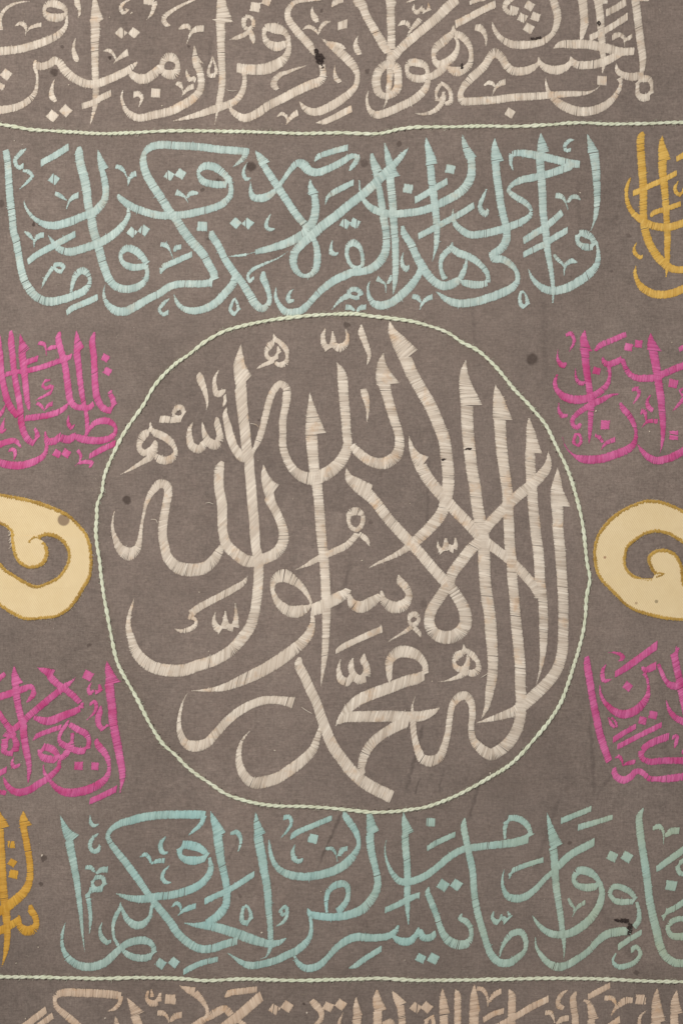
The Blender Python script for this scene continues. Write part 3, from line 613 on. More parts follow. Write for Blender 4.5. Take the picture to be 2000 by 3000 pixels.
l 1700,615,6 1708,690,40 1718,780,92 1748,955,180 / 1713,960,104 1720,1050,100 1728,1150,95 1738,1250,90 1758,1360,92 1766,1440,88 1773,1500,86 1783,1616,88 1793,1766,88 1808,1916,82 1818,2016,84 1828,2166,82 1833,2316,82 1836,2436,76 1833,2566,66 1828,2696,60 1820,2800,52 1810,2880,36 1800,2960,20 1792,3030,5
v 395,860,10 390,930,40 340,970,74 310,1020,54 308,1080,46 340,1110,62 400,1088,60 435,1040,48 435,1010,20 / 400,920,40 440,950,64 510,980,68 570,1030,58 600,1090,36 580,1150,60 510,1175,72 450,1150,60 435,1130,20 / 440,1030,28 430,1090,55 400,1140,66 340,1180,44 260,1230,30 200,1265,15 152,1287,5
v o 582,790,28 610,745,50 650,740,46 668,780,34 645,825,54 605,815,28 / 645,832,56 570,840,56 500,835,64 475,835,58
v 740,865,8 715,920,38 715,1000,58 740,1060,74 790,1080,76 835,1040,66 852,1000,30 / 820,865,10 835,950,45 870,1020,78 920,1045,88 962,1000,68 955,920,55 940,865,58 935,820,12
l 985,1186,40 960,1236,80 955,1316,84 960,1416,84 980,1536,88 985,1666,84 990,1766,80 1020,1866,94 1090,1936,98 1180,1996,104 1260,1998,100 1350,1971,95 1440,1916,94 1485,1826,88 1475,1716,80 1430,1606,75 1385,1516,84 1365,1450,104 / 1320,1210,5 1325,1290,58 1358,1380,112 1400,1446,176
l 985,1856,24 960,1916,68 910,1996,90 830,2056,104 720,2071,114 620,2051,108 540,1976,90 510,1876,80 495,1766,78 505,1646,76 525,1536,70 540,1436,75 520,1376,78 470,1366,78 410,1426,58 365,1516,38 340,1616,25 318,1746,30 305,1836,45 275,1916,80 220,1941,114 150,1901,84 108,1816,48 85,1726,26 90,1646,16 105,1578,5
t 400,1656,5 440,1660,7 456,1690,5
t 845,1524,4 880,1520,6 912,1532,5
t 1215,870,5 1260,880,7 1285,905,4
v 1188,2124,5 1160,2176,44 1080,2226,58 950,2296,60 800,2376,62 725,2430,64 / 712,2452,50 750,2468,36 770,2490,28 758,2531,40 700,2564,44 640,2571,30 595,2554,8
v 928,2421,8 915,2476,30 940,2546,64 980,2556,62 1005,2500,44 1008,2406,12 / 1003,2460,38 1030,2536,58 1080,2536,70 1097,2466,42 1090,2346,12
@ medallion 760 1400 2.8
l o 108,920,35 130,830,78 200,802,114 300,855,75 380,940,45 420,1040,26 330,1095,104 230,1088,96 150,1020,66 / 430,1085,104 510,1055,110 590,1010,104 680,965,94 728,915,56 / 735,960,30 760,1030,84 830,1060,104 920,1020,92 990,965,60 / 1000,930,20 1020,1010,70 1090,1060,104 1170,1050,104 1225,970,60 1200,900,68 1155,850,68 1140,798,15 / 430,1100,25 436,1180,44 410,1270,78 340,1360,94 166,1494,106 16,1584,104 -134,1654,94 -284,1714,64 -404,1737,34 -562,1747,5
v o 728,340,34 750,285,62 800,275,70 845,310,40 840,380,40 800,425,44 755,410,38 / 800,460,48 720,550,58 620,600,60 520,645,58 430,690,46 370,722,25 298,753,5 / 820,460,40 860,490,48 885,520,38 902,562,6
v o 1225,1165,28 1240,1125,48 1280,1120,48 1305,1160,34 1270,1205,44 1240,1200,34 / 1245,1225,44 1180,1270,30 1110,1310,18 1040,1355,4 / 1270,1230,44 1305,1270,38 1322,1310,14
v 630,1425,28 662,1400,50 800,1330,54 1005,1240,58
l 712,-78,6 735,0,74 790,50,112 905,125,150 / 890,130,100 960,210,95 1050,330,94 1176,470,96 1300,600,94 1406,725,94 1500,830,94 1550,890,80
v 1461,520,8 1466,570,30 1506,600,58 1526,560,54 1526,490,18 / 1551,565,46 1586,585,66 1606,550,38 1606,490,18
@ medallion 1180 1000 2.8
l -110,-166,6 -88,-86,70 -41,-6,122 49,122,186 / 19,134,108 70,260,108 150,400,107 230,540,107 290,680,106 335,800,105 357,950,104 370,1080,104 370,1180,104 355,1280,104 330,1380,100 280,1460,102 180,1570,98 90,1650,88 4,1715,58 -96,1770,40 -196,1815,24 -288,1865,5
l 50,782,6 70,870,45 110,950,95 160,1010,164 / 145,1020,104 200,1120,104 280,1220,104 350,1300,100 430,1390,100 530,1490,98 600,1570,94 700,1660,86 780,1720,84 880,1800,84 990,1910,84 1080,2020,80 1120,2110,70
l 1190,905,6 1192,975,46 1175,1040,80 1060,1170,94 960,1250,94 860,1340,94 760,1440,94 680,1530,94 640,1620,92 560,1700,98 480,1800,98 400,1910,95 370,1990,96 300,2100,94 235,2200,94 215,2300,94 250,2390,100 350,2430,114 450,2400,112 510,2320,108 500,2200,104 440,2090,98 380,2000,90
l 515,155,6 500,240,60 510,340,104 562,528,184 / 523,532,108 525,650,106 535,800,104 550,930,104 565,1060,102 590,1200,102 605,1330,104 625,1450,108 640,1560,112 650,1600,112 660,1700,104 665,1820,104 670,1950,100 687,2100,104 710,2250,100 720,2400,104 730,2530,94 735,2660,90 725,2780,88 708,2880,74 688,2994,45 663,3054,24 640,3099,5
l 757,360,6 775,440,74 795,530,122 815,642,168 / 793,648,106 800,800,100 815,950,98 835,1100,94 855,1250,94 862,1400,94 866,1500,94 868,1550,92 875,1700,94 890,1820,90 895,1950,90 910,2100,86 920,2250,90 935,2400,94 950,2550,94 960,2700,94 960,2820,94 966,2920,95 965,3030,95 945,3150,95 888,3264,100 808,3344,104 718,3388,104 638,3344,88 573,3264,64 558,3164,54 568,3064,60 558,2964,65 518,2909,74 458,2919,78 408,2974,58 383,3084,54 368,3204,54 338,3324,64 298,3414,78 228,3444,98 158,3424,84 118,3344,64 93,3244,50 83,3154,54 78,3064,38 76,2994,16 100,2912,5
l 1032,625,6 1040,710,64 1055,800,94 1070,912,140 / 1040,918,88 1045,1050,88 1055,1200,92 1065,1350,90 1078,1480,92 1090,1600,92 1110,1750,92 1118,1900,92 1122,2000,94 1142,2100,80 1150,2250,80 1150,2380,76 1148,2500,62 1140,2600,45 1125,2690,25 1105,2770,12 1085,2840,5
l 1267,1040,6 1265,1130,64 1262,1220,108 1292,1350,164 / 1262,1354,104 1268,1450,95 1270,1560,95 1285,1700,95 1295,1850,92 1305,2000,90 1312,2150,91 1312,2300,90 1310,2450,90 1300,2570,94 1260,2690,95 1190,2790,98 1100,2880,104 1030,2945,104 940,3020,95 888,3045,84 778,3080,58 678,3109,30 596,3132,5
t 640,2757,4 670,2738,7 690,2725,4
@ medallion 940 1880 2.8
l 568,315,35 560,250,58 565,150,74 630,90,98 720,85,104 800,120,84 850,190,52 848,265,60 810,295,92 700,325,98 570,375,98 420,430,98 310,480,98 230,540,80 170,610,48 120,692,6
l 130,660,30 200,620,85 300,615,96 450,613,98 600,612,98 730,618,95 850,605,85 930,575,45 970,545,5 / 720,640,108 620,690,98 520,750,85 430,820,84 370,900,84 340,980,74 332,1060,64 345,1095,58
v 160,150,8 142,230,36 165,310,68 210,330,74 258,290,56 / 262,138,10 245,190,50 265,270,58 310,310,84 365,280,74 370,200,58 345,150,58 358,98,10
v 1170,25,10 1170,80,50 1110,120,68 1090,170,30 1105,210,50 1160,230,56 1195,180,40 1200,110,15 / 1185,70,40 1240,110,54 1285,170,38 1285,230,54 1240,260,66 1200,250,44 / 1210,130,20 1195,200,48 1170,260,58 1100,295,34 1030,320,14 960,328,4
@ medallion 480 1880 2.8
l 1112,132,30 1102,180,70 1150,280,84 1200,390,84 1250,500,84 1290,620,88 1330,730,94 1388,860,98 1458,960,100 1538,1060,104 1638,1150,108 1738,1210,110 1868,1273,112
l 1285,700,30 1255,800,58 1220,890,78 1130,980,90 1020,1060,94 920,1120,94 810,1150,104 720,1150,94 650,1080,78 615,980,58 620,880,40 650,800,24 705,732,5
l 1060,500,98 950,480,74 830,480,72 730,510,74 620,570,74 520,650,74 430,750,74 350,830,84 250,855,98 180,830,78 135,750,54 125,660,35 140,560,25 165,480,14 197,420,5
t 1128,535,4 1170,565,7 1215,590,5
@ ring 0 0 1
c 300,1444,13 309,1387,13 336,1323,13 371,1258,13 418,1191,13 457,1126,13 503,1076,13 550,1041,13 603,1001,13 657,971,13 728,951,13 800,937,13 860,930,13 944,922,13 1008,920,13 1039,920,13 1087,927,13 1151,933,13 1215,944,13 1279,962,13 1320,980,13 1351,1002,13 1401,1029,13 1451,1075,13 1501,1136,13 1551,1189,13 1598,1246,13 1626,1304,13 1659,1371,13 1684,1446,13 1705,1536,13 1713,1602,13 1718,1650,13 1726,1698,13 1717,1745,13 1712,1815,13 1698,1886,13 1680,1946,13 1659,2011,13 1641,2057,13 1605,2115,13 1555,2175,13 1500,2234,13 1422,2284,13 1351,2323,13 1261,2360,13 1190,2373,13 1101,2379,13 1011,2371,13 940,2364,13 909,2362,13 784,2357,13 712,2342,13 659,2323,13 616,2294,13 551,2248,13 516,2212,13 480,2180,13 446,2130,13 402,2045,13 354,1960,13 339,1918,13 321,1829,13 305,1739,13 298,1690,13 293,1640,13 285,1592,13 282,1554,13 285,1516,13 287,1477,13 300,1444,13
@ pink_ll 0 1880 4.1263
l 175,295,10 180,400,84 217,515,155 / 195,520,90 205,650,92 225,780,90 255,900,94 285,1000,94 290,1100,94 310,1250,94 340,1400,84 360,1530,60 350,1640,38 343,1712,6
l -100,690,95 0,665,92 130,625,90 250,585,88 380,545,72 415,570,50 / 405,560,50 410,630,68 370,690,54 318,735,6
v -60,480,70 0,440,68 62,388,60
l -90,740,70 0,880,76 60,970,80 130,1060,84 180,1150,70 / o 60,1280,90 70,1180,80 150,1140,58 200,1220,84 190,1300,88 130,1350,66 60,1330,76
l 460,312,8 520,340,60 585,370,105 640,405,165 / 610,420,100 700,510,92 790,570,88 900,660,84 975,735,74 / 1000,740,34 985,790,60 940,825,80 900,845,88 780,890,98 660,940,104 560,960,104 480,935,78 410,915,45
l 915,435,6 860,490,48 790,540,78 700,610,82 600,690,84 480,790,88 360,890,84 290,960,84 220,1020,80 130,1080,80 70,1150,76
d 1070,408,112,28
v 1105,495,10 1075,560,40 1095,620,54 1140,590,25 / 1160,590,30 1190,615,54 1215,570,48 1205,510,26
v 1095,750,40 1150,725,48 1170,780,50 1150,850,38 1100,905,20 1048,950,5 / 1225,775,20 1210,850,70 1190,950,80 1210,1020,68 1260,1050,58 1305,1000,36
l 1297,235,8 1310,320,80 1340,420,130 1368,500,202 / 1325,510,118 1340,650,110 1360,800,110 1370,950,108 1395,1100,108 1425,1250,108 1455,1400,98 1480,1550,88 1485,1660,68 1470,1740,34 1455,1835,5
l 835,950,20 800,1010,50 745,1090,44 720,1180,50 760,1240,86 820,1260,76 870,1210,48 882,1100,44 / 850,1000,70 930,1050,88 1040,1110,88 1080,1190,58 1060,1280,58 1000,1320,84 920,1310,88 860,1290,58 / 870,1250,64 820,1330,78 770,1390,78 720,1410,60
l o 485,1340,58 530,1280,88 620,1290,98 690,1360,78 690,1430,68 620,1420,102 530,1400,92 / 725,1430,40 710,1520,60 650,1590,74 570,1660,84 470,1720,88 360,1790,92 250,1820,98 160,1800,88 95,1740,64 60,1670,38 45,1630,10 / 530,1490,15 535,1560,34 560,1620,48
l 610,1680,48 680,1760,78 760,1810,98 870,1825,112 980,1810,112 1100,1775,108 1220,1710,98 1300,1620,68 1325,1520,48 1310,1420,68 1260,1330,88 1200,1260,92 1170,1200,60 1180,1170,20
d 955,1500,104,3
d 1152,1500,92,3
v 1095,1925,78 1200,1880,76 1415,1775,76
v 405,1190,15 450,1140,58 580,1085,62 740,1030,62
v 175,1385,8 150,1460,40 175,1510,58 245,1490,32
v -50,1620,70 0,1590,68 90,1540,68
v -50,1805,65 0,1815,64 80,1830,64
@ pink_lr 1660 1860 4.6118
l 262,298,60 265,380,98 300,600,104 340,850,104 385,1080,106 430,1300,106 490,1500,108 565,1710,98
l 632,1800,50 630,1850,80 680,1930,98 770,1960,108 850,1920,92 920,1850,88 980,1840,88 1050,1890,76 1110,1940,82 1220,1945,78 1350,1940,108 1568,1915,108 1720,1900,108
v 560,238,8 640,240,30 720,265,58 745,310,68 720,355,42
v 530,390,8 480,470,48 475,560,68 500,620,62 600,600,14
v 650,530,78 780,450,94 950,330,98 1210,140,104
l 1005,440,30 1050,470,88 1120,450,98 1200,410,102 / 1230,400,58 1280,520,58 1330,620,68 1400,680,104 1490,690,114 / 1040,520,58 1080,600,40 1092,720,44 1075,830,78 1000,950,108 880,1040,122 760,1070,126 650,1040,108 550,960,78 480,870,54 445,770,34 440,680,18
d 815,695,108,35
d 1155,1080,108,10
d 1015,1155,104,12
v 560,1120,30 590,1200,48 640,1250,54 / 600,1120,30 655,1180,38 670,1250,24
v 620,1415,74 750,1330,74 930,1230,68
v 680,1510,74 950,1370,74 1275,1210,74
l 1365,1370,104 1200,1430,104 1080,1490,94 1000,1580,88 1010,1660,78 1100,1710,88 1250,1700,98 1400,1695,98 1568,1695,98 1720,1690,98
v 645,1660,15 700,1640,58 745,1720,28 745,1765,10 / 910,1710,58 850,1725,68 790,1740,38 745,1770,10
l 1505,180,20 1450,245,105 1470,400,104 1500,550,108 1530,700,112 1560,850,112 1590,1000,100 1620,1150,100
l 1335,890,12 1370,1000,54 1440,1100,84 1568,1170,108 1720,1210,108
v 1420,1385,48 1475,1365,58 1470,1450,58 1450,1530,10
v 1550,1580,60 1640,1570,60
@ yellow_l 0 2360 2.8
l -15,30,10 0,120,95 20,190,138 / -5,200,82 5,350,80 15,500,78 25,650,74 40,780,74 55,900,70 62,1000,60 62,1080,55 55,1170,48 38,1250,25 18,1322,5
l 195,50,10 195,110,68 215,165,104 / 195,175,62 220,300,58 240,420,58 250,520,58 240,630,64 190,720,78 100,800,84 30,850,80 -60,890,80
d 95,320,58,3
d 105,468,60,30
d 115,562,70,12
l 255,818,30 260,860,62 290,910,58 300,970,54 265,1020,84 210,1025,84 165,985,58 160,900,18 / 155,930,44 110,970,64 0,1025,68 -70,1030,68
@ lower 0 2360 2.8
l 497,82,6 525,160,45 560,230,85 604,280,136 / 570,288,72 590,400,70 610,500,64 632,620,58 648,750,48 662,870,40 672,980,30 680,1070,18 690,1150,10 698,1205,4
v 742,80,6 745,135,30 770,165,34 815,152,8
v 808,232,10 760,270,34 740,330,36 765,375,36 810,360,42 825,330,22
v 705,508,38 750,510,38 775,540,20 785,555,8 / 882,525,54 830,530,48 790,555,18
v o 760,640,28 780,595,38 840,590,40 858,640,34 830,680,52 775,685,50 / 770,680,58 725,720,44 735,820,38 745,930,30 740,1000,18 735,1052,5
v 838,962,8 820,1020,25 840,1090,48 880,1125,44 912,1115,22
l 537,965,5 515,1040,22 510,1120,28 525,1190,40 570,1260,60 640,1310,70 740,1325,74 850,1295,72 920,1240,64 980,1180,56 1050,1130,64 1120,1110,68 1200,1110,68 1255,1150,44 1255,1220,48 1200,1250,62 1100,1245,62 1030,1210,48 1000,1170,28
l 970,1150,30 935,1080,25 930,980,30 955,900,40 985,840,28 990,795,10 / 995,830,20 1020,890,40 1060,950,58 1120,985,70 1180,970,58 1230,910,34 1245,840,28 1262,785,36
l 1550,240,5 1590,205,28 1650,150,38 1675,90,40 / 1682,72,62 1640,72,74 1500,72,72 1350,75,72 1200,90,72 1080,120,70 980,150,58 910,200,42 885,250,40 910,310,50 970,390,60 1050,490,66 1130,600,64 1200,700,58 1250,770,58 1320,860,66 1400,960,70 1460,1050,72 1550,1130,72 1640,1175,72 1750,1170,70 1850,1135,66 1950,1108,66
l o 1475,390,44 1500,325,62 1570,325,80 1650,355,66 1700,415,46 1660,440,58 1570,450,78 1500,430,54 / 1720,430,28 1730,510,48 1700,590,58 1620,660,66 1500,710,70 1400,735,68 1300,745,68 1200,765,70 1100,765,58 1010,742,34 950,720,5
v 1150,420,8 1190,400,36 1220,420,38 1240,470,15 / 1348,450,46 1290,455,38 1240,475,14
v 1358,255,14 1320,310,36 1325,365,44 1350,390,34 1375,385,18
v 1388,495,8 1340,550,28 1335,600,38 1360,630,36 1402,632,12
d 1320,1298,74,35
d 1428,1288,72,38
@ lower 500 2360 2.8
v 10,830,10 50,800,38 80,825,28 85,860,12 / 203,825,48 150,840,48 100,865,28 58,905,6
l 330,48,8 355,120,58 385,190,92 403,245,122 / 388,252,78 400,350,76 415,450,70 440,560,64 458,650,62 462,740,62 450,820,68 400,890,74 340,935,68 285,962,45
l 108,965,5 200,980,38 300,985,74 400,1005,82 500,1035,84 600,1070,88 700,1105,82 800,1130,68 880,1125,52 950,1085,8
v 282,785,52 360,745,50 460,700,50 560,640,50 690,555,46
v 495,225,30 545,215,44 575,270,30 570,330,20 550,382,5
v o 605,825,25 585,890,34 590,950,46 640,955,46 658,890,32 628,825,25
l 698,58,8 705,130,50 733,240,106 / 718,248,80 735,350,80 755,450,78 770,550,70 790,650,68 800,760,64 805,860,58 815,960,50 820,1060,48 820,1150,38 805,1200,24 780,1240,12 735,1258,5
v o 905,870,34 912,835,34 945,835,38 952,875,28 920,890,36 / 960,870,26 942,930,28 905,965,24 860,990,5
v 930,95,42 975,90,38 990,140,27 960,200,24 905,262,5
v 985,275,10 1010,235,48 1160,165,48 1320,100,44
d 1168,268,74,15
v 1018,320,8 1000,380,34 1015,435,44 1050,455,42 1085,440,22
v 1275,350,26 1320,350,35 1350,385,20 1368,460,5 / 1445,350,38 1405,365,48 1375,410,24
l 808,280,10 815,360,30 840,450,42 890,520,54 980,565,70 1100,580,70 1220,565,72 1340,530,76 1440,470,76 1510,390,58 1540,310,35 1520,220,54 1470,140,64 1430,80,52 1420,45,15
l 1280,870,20 1275,780,36 1300,690,48 1380,640,64 1440,650,54 1455,720,40 1430,800,54 1365,875,66 / 1125,840,10 1138,880,50 1200,900,68 1300,910,66 1400,905,70 1500,880,74 1580,840,78 1650,760,72 1690,680,64 1695,600,62 1675,500,56 1650,400,66 1636,310,68 1632,235,68 / 1656,225,114 1638,140,76 1625,50,40
l 1145,910,30 1152,980,30 1145,1060,40 1110,1120,58 1040,1180,66 950,1225,66 850,1270,64 740,1300,64 650,1310,66 580,1285,48 530,1250,28 468,1208,5
l 1015,1235,20 1040,1280,40 1090,1325,60 1150,1330,66 1220,1305,62 1290,1240,48 1350,1170,54 1430,1110,66 1520,1075,70 1600,1080,70 1700,1080,65 1790,1065,60 1840,1030,46 1868,970,8 / 1825,1070,30 1860,1100,58 1910,1115,72 1970,1105,64 2010,1060,48 2030,1000,18 / 2040,1020,40 2070,1080,64 2130,1080,64 2175,1045,42
v 108,1365,44 180,1325,50 280,1285,48 385,1262,46
@ lower 1000 2360 2.8
l 712,670,10 705,710,44 730,780,56 770,880,54 800,970,52 830,1050,62 880,1110,78 950,1140,82 1020,1135,70 1060,1080,40 1055,1000,44 1020,950,54 972,925,40 980,890,12
v 65,1330,10 120,1305,48 200,1250,48 328,1170,46
d 648,1252,70,25
d 752,1255,78,30
d 832,655,80,35
d 942,650,80,35
d 735,137,70,5
l 508,60,8 515,120,48 545,232,106 / 522,238,62 525,350,62 535,450,60 540,550,58 540,650,56 538,750,52 540,840,42 545,910,24 548,978,5
v 705,350,38 760,315,46 930,235,44
l 372,265,4 358,330,8 358,400,16 380,480,28 420,560,45 480,620,60 580,620,64 680,580,62 780,510,58 860,440,60 940,385,60 1010,355,58 1080,345,64 1200,330,64 1330,315,70 1450,295,74 1525,265,66 1545,220,40 1510,150,54 1440,105,58 1370,110,48 1340,180,36 1340,275,20
v 360,855,48 440,820,50 540,770,52 640,730,46
l 1008,105,15 1000,160,50 1020,280,58 1050,420,60 1075,540,60 1082,660,58 1095,780,60 1120,900,62 1155,1020,62 1185,1120,60 1225,1220,64 1290,1285,70 1370,1290,70 1440,1250,58 1500,1190,38 1510,1110,44 1470,1040,58 1400,1050,54 1350,1100,44 1310,1180,24 1295,1245,10
v 1245,870,10 1235,920,30 1265,955,48 1300,940,38 1308,890,12 / 1320,920,38 1350,945,56 1378,910,34 1360,870,14
@ lower 1440 2340 2.8
v 568,180,50 690,130,48 812,80,46
v 708,235,52 840,195,48 985,150,44
l 452,115,6 475,220,48 500,310,84 530,395,118 / 500,398,70 510,480,68 515,560,66 520,650,64 530,750,62 545,850,58 560,950,56 572,1030,50 580,1110,44 590,1180,34 592,1250,16 588,1320,4
l 835,355,62 750,400,66 650,455,64 570,525,64 500,600,46 440,650,46 370,730,48 280,800,64 200,820,70 130,800,58 95,740,36 85,670,22 100,580,5
v 145,650,14 160,600,36 280,545,44 422,500,44
l o 670,660,38 710,590,64 780,595,74 850,640,54 875,700,38 830,722,64 750,725,68 690,705,46 / 885,690,42 900,780,54 870,890,64 800,990,68 700,1070,72 600,1110,68 500,1110,64 420,1070,48 365,1010,30 332,958,8
v 628,820,25 645,860,30 675,900,18 668,925,8 / 760,850,35 720,875,35 690,905,20 660,968,5
d 985,472,76,25
d 1105,475,78,30
l o 965,770,38 1000,720,48 1070,730,56 1140,770,48 1170,830,38 1100,845,54 1020,840,54 985,815,38 / 1185,850,28 1205,930,36 1195,1010,48 1160,1055,46
l 1135,1090,48 1080,1085,72 1000,1095,76 930,1115,72 860,1170,58 800,1240,54 720,1300,58 620,1360,66 540,1380,74 460,1345,58 400,1280,42 365,1220,24 355,1130,5
v 1035,1215,48 1120,1155,46 1222,1095,44
v 1140,1240,48 1185,1215,38 1215,1265,35 1180,1330,40 1100,1370,48 1030,1375,44 990,1330,24 1018,1260,10
l 1240,75,10 1205,140,54 1210,250,64 1230,400,65 1255,550,68 1275,700,68 1290,830,68 1315,950,70 1345,1070,72 1375,1200,72 1420,1290,68 1500,1345,72 1568,1350,68 1680,1345,68
v 1320,240,30 1365,225,48 1400,260,24 1405,375,5 / 1530,260,60 1470,265,60 1420,300,28
v 1350,575,48 1440,510,54 1568,420,58 1680,345,58
v 1600,490,40 1525,545,38 1540,610,44 1600,620,40
d 1468,713,84,10
v 1405,995,12 1420,940,46 1500,895,48 1680,775,54
l 1640,1000,50 1540,985,48 1470,1010,48 1440,1060,38 1470,1120,54 1568,1130,70 1680,1125,70
@ cords 0 2360 2.8
c -40,1405,36 0,1405,36 400,1410,36 800,1420,36 1200,1412,36 1568,1425,36 1650,1436,36 2000,1420,36 2400,1430,36 2800,1423,36 3100,1415,36 3400,1430,36 3800,1430,36 4050,1425,36 4530,1415,36 5030,1424,36 5430,1442,36 5700,1444,36
@ bottom 0 2840 2.8
l 100,545,60 160,500,60 280,410,60 382,330,58
l 200,560,54 330,460,54 432,382,52
l 888,348,6 945,320,34 985,270,34 988,225,46 / 990,218,60 950,212,70 800,200,74 650,195,74 530,192,70 470,212,54 450,260,35 465,310,45 530,370,60 600,430,64 720,540,70
l 1043,235,5 1085,300,60 1130,372,118 / 1108,388,80 1130,450,78 1160,550,78
v 1215,180,20 1205,240,30 1240,280,58 1290,270,58 1315,195,18 / 1243,170,14 1250,230,38
d 1397,247,82,3
v 1295,362,48 1335,362,46 1370,390,25 1388,440,12 / 1488,375,54 1435,390,52 1400,430,25
l 948,395,10 955,450,45 970,540,60
l 1475,135,6 1530,165,50 1600,188,84 / 1600,195,68 1660,260,48 1700,330,32 1698,385,40 1640,440,68 1540,510,75
l 1700,420,26 1730,380,68 1800,340,70 1850,325,64 1890,365,58 1915,395,40
l 2142,218,86 2060,290,84 1970,370,84 1870,450,86 1780,530,90
v 1848,225,14 1880,195,54 1970,180,56 2105,162,54
l 1960,420,40 2020,480,60 2060,540,60
d 2250,325,72,35
d 2355,302,78,35
d 2692,305,72,25
d 2795,287,76,35
l 2555,255,48 2590,290,68 2630,340,54 2635,400,44 2585,460,40
v 2812,352,5 2785,420,25 2770,520,30
l 2920,222,6 2920,300,52 2935,382,86 / 2928,388,78 2925,450,76 2925,550,76
l 3090,170,20 3090,240,74 3118,338,112 / 3096,345,76 3096,450,75 3096,550,75
l 3215,175,6 3250,230,58 3292,292,98 / 3282,300,64 3295,400,62 3302,550,62
v 3140,445,36 3195,430,58 3240,470,40
d 3408,313,74,35
d 3497,312,76,38
v 3490,460,30 3510,400,44 3545,400,40 3556,460,30
l 3628,158,8 3630,240,54 3645,372,98 / 3638,382,72 3640,460,70 3640,550,70
l 3735,165,10 3750,205,54 3752,300,60 3752,450,60 3752,550,60
l 3888,128,10 3885,210,58 3892,350,98 / 3885,358,84 3885,450,82 3885,550,82
v 3912,158,38 3955,165,40 3990,220,24 4000,305,8 / 4105,180,48 4050,210,44 4005,275,18
v 3965,415,44 4040,370,48 4127,340,48
l 4175,168,15 4195,212,64 4195,300,68 4195,420,68 4195,550,68
l 4060,470,40 4110,450,50 4232,385,54 4352,310,58 4497,240,54
v 4650,170,8 4597,210,36 4572,270,38 4587,305,52 4620,318,36
l 4717,185,20 4697,230,54 4700,300,60 4712,380,60 4717,460,60 4725,550,60
v 4472,355,44 4512,355,44 4532,390,24 4547,440,12 / 4657,400,54 4602,410,48 4562,445,18
v 4822,225,48 4912,175,52 5000,130,48
l 4787,255,20 4822,270,40 4847,340,66 4864,412,90 / 4845,418,64 4850,550,64
v 4957,235,44 5017,235,44 5042,280,20 5044,310,10 / 5180,250,48 5122,255,62 5052,310,34 5004,380,5
d 5250,246,80,3
v 4940,500,50 5082,405,54
l 5387,155,6 5377,240,64 5394,432,122 / 5372,440,90 5372,550,90
l 5547,170,6 5532,260,68 5544,365,106 / 5525,375,70 5530,550,70
v 5294,338,5 5247,385,24 5235,490,38
"""

# ------------------------------------------------------------------ the hanging and its parts
root = bpy.data.objects.new("embroidered_hanging", None); C.objects.link(root); root.location = (0, 0, Z0)
root['label'] = "faded grey-brown cloth hanging embroidered with a round cream calligraphy medallion between bands of coloured script"
root['category'] = "embroidered textile"

def ground_cloth():
    me = bpy.data.meshes.new("ground_cloth"); x0, x1, y0, y1, st = -230, 2230, -230, 3230, 10
    nx, ny = (x1-x0)//st+1, (y1-y0)//st+1
    v = [P(x0+i*st, y0+j*st) for j in range(ny) for i in range(nx)]
    f = [(j*nx+i, (j+1)*nx+i, (j+1)*nx+i+1, j*nx+i+1) for j in range(ny-1) for i in range(nx-1)]
    k = len(v); v += [(a, b+.002, c) for a, b, c in v]           # back face: the cloth has a thickness
    f += [tuple(k+q for q in reversed(t)) for t in f]
    rim = [i for i in range(nx)]+[j*nx+nx-1 for j in range(1, ny)]+[(ny-1)*nx+i for i in range(nx-2, -1, -1)]+[j*nx for j in range(ny-2, 0, -1)]
    f += [(rim[i], rim[(i+1) % len(rim)], k+rim[(i+1) % len(rim)], k+rim[i]) for i in range(len(rim))]
    me.from_pydata(v, [], f); me.polygons.foreach_set('use_smooth', [True]*len(me.polygons)); me.update()
    me.materials.append(M['cloth'])
    o = bpy.data.objects.new("ground_cloth", me); C.objects.link(o); o.parent = root
ground_cloth()

AX = {
 'top':       lambda x, y: (88, 8 if x < 1600 else 28),
 'upper':     lambda x, y: (86, 22 if x < 900 else 10),
 'yellow_r':  lambda x, y: (84, 14),
 'pink_ul':   lambda x, y: (74, 40),
 'pink_ur':   lambda x, y: (82, -14),
 'pink_ll':   lambda x, y: (72, 14),
 'pink_lr':   lambda x, y: (82, 32),
 'medallion': lambda x, y: (78, 52 if x < 820 and y < 1760 else (0 if x < 1100 else -10)) if y < 1900 else (76, 58 if x < 1350 else -12),
 'yellow_l':  lambda x, y: (82, 8),
 'lower':     lambda x, y: (82, 26),
 'bottom':    lambda x, y: (84, 12),
}
INS = {
 'top': ('cream', "cream script band above the upper cord"),
 'upper': ('turquoise', "pale turquoise script band between the upper cord and the medallion"),
 'yellow_r': ('yellow', "golden yellow script block beside the upper turquoise band"),
 'pink_ul': ('pink', "magenta script block above the scroll patch on the left"),
 'pink_ur': ('pink', "magenta script block above the scroll patch on the right"),
 'pink_ll': ('pink', "magenta script block below the scroll patch on the left"),
 'pink_lr': ('pink', "magenta script block below the scroll patch on the right"),
 'medallion': ('cream', "large cream script filling the corded circle"),
 'yellow_l': ('amber', "amber script block beside the lower turquoise band"),
 'lower': ('sea', "grey turquoise script band between the medallion and the lower cord"),
 'bottom': ('cream_warm', "tea-coloured script band below the lower cord"),
}
PITCH = {'medallion': 2.7}
parts = {}
for key, (mat, lab) in INS.items():
    e = bpy.data.objects.new("inscription", None); C.objects.link(e); e.parent = root; e['label'] = lab
    parts[key] = e

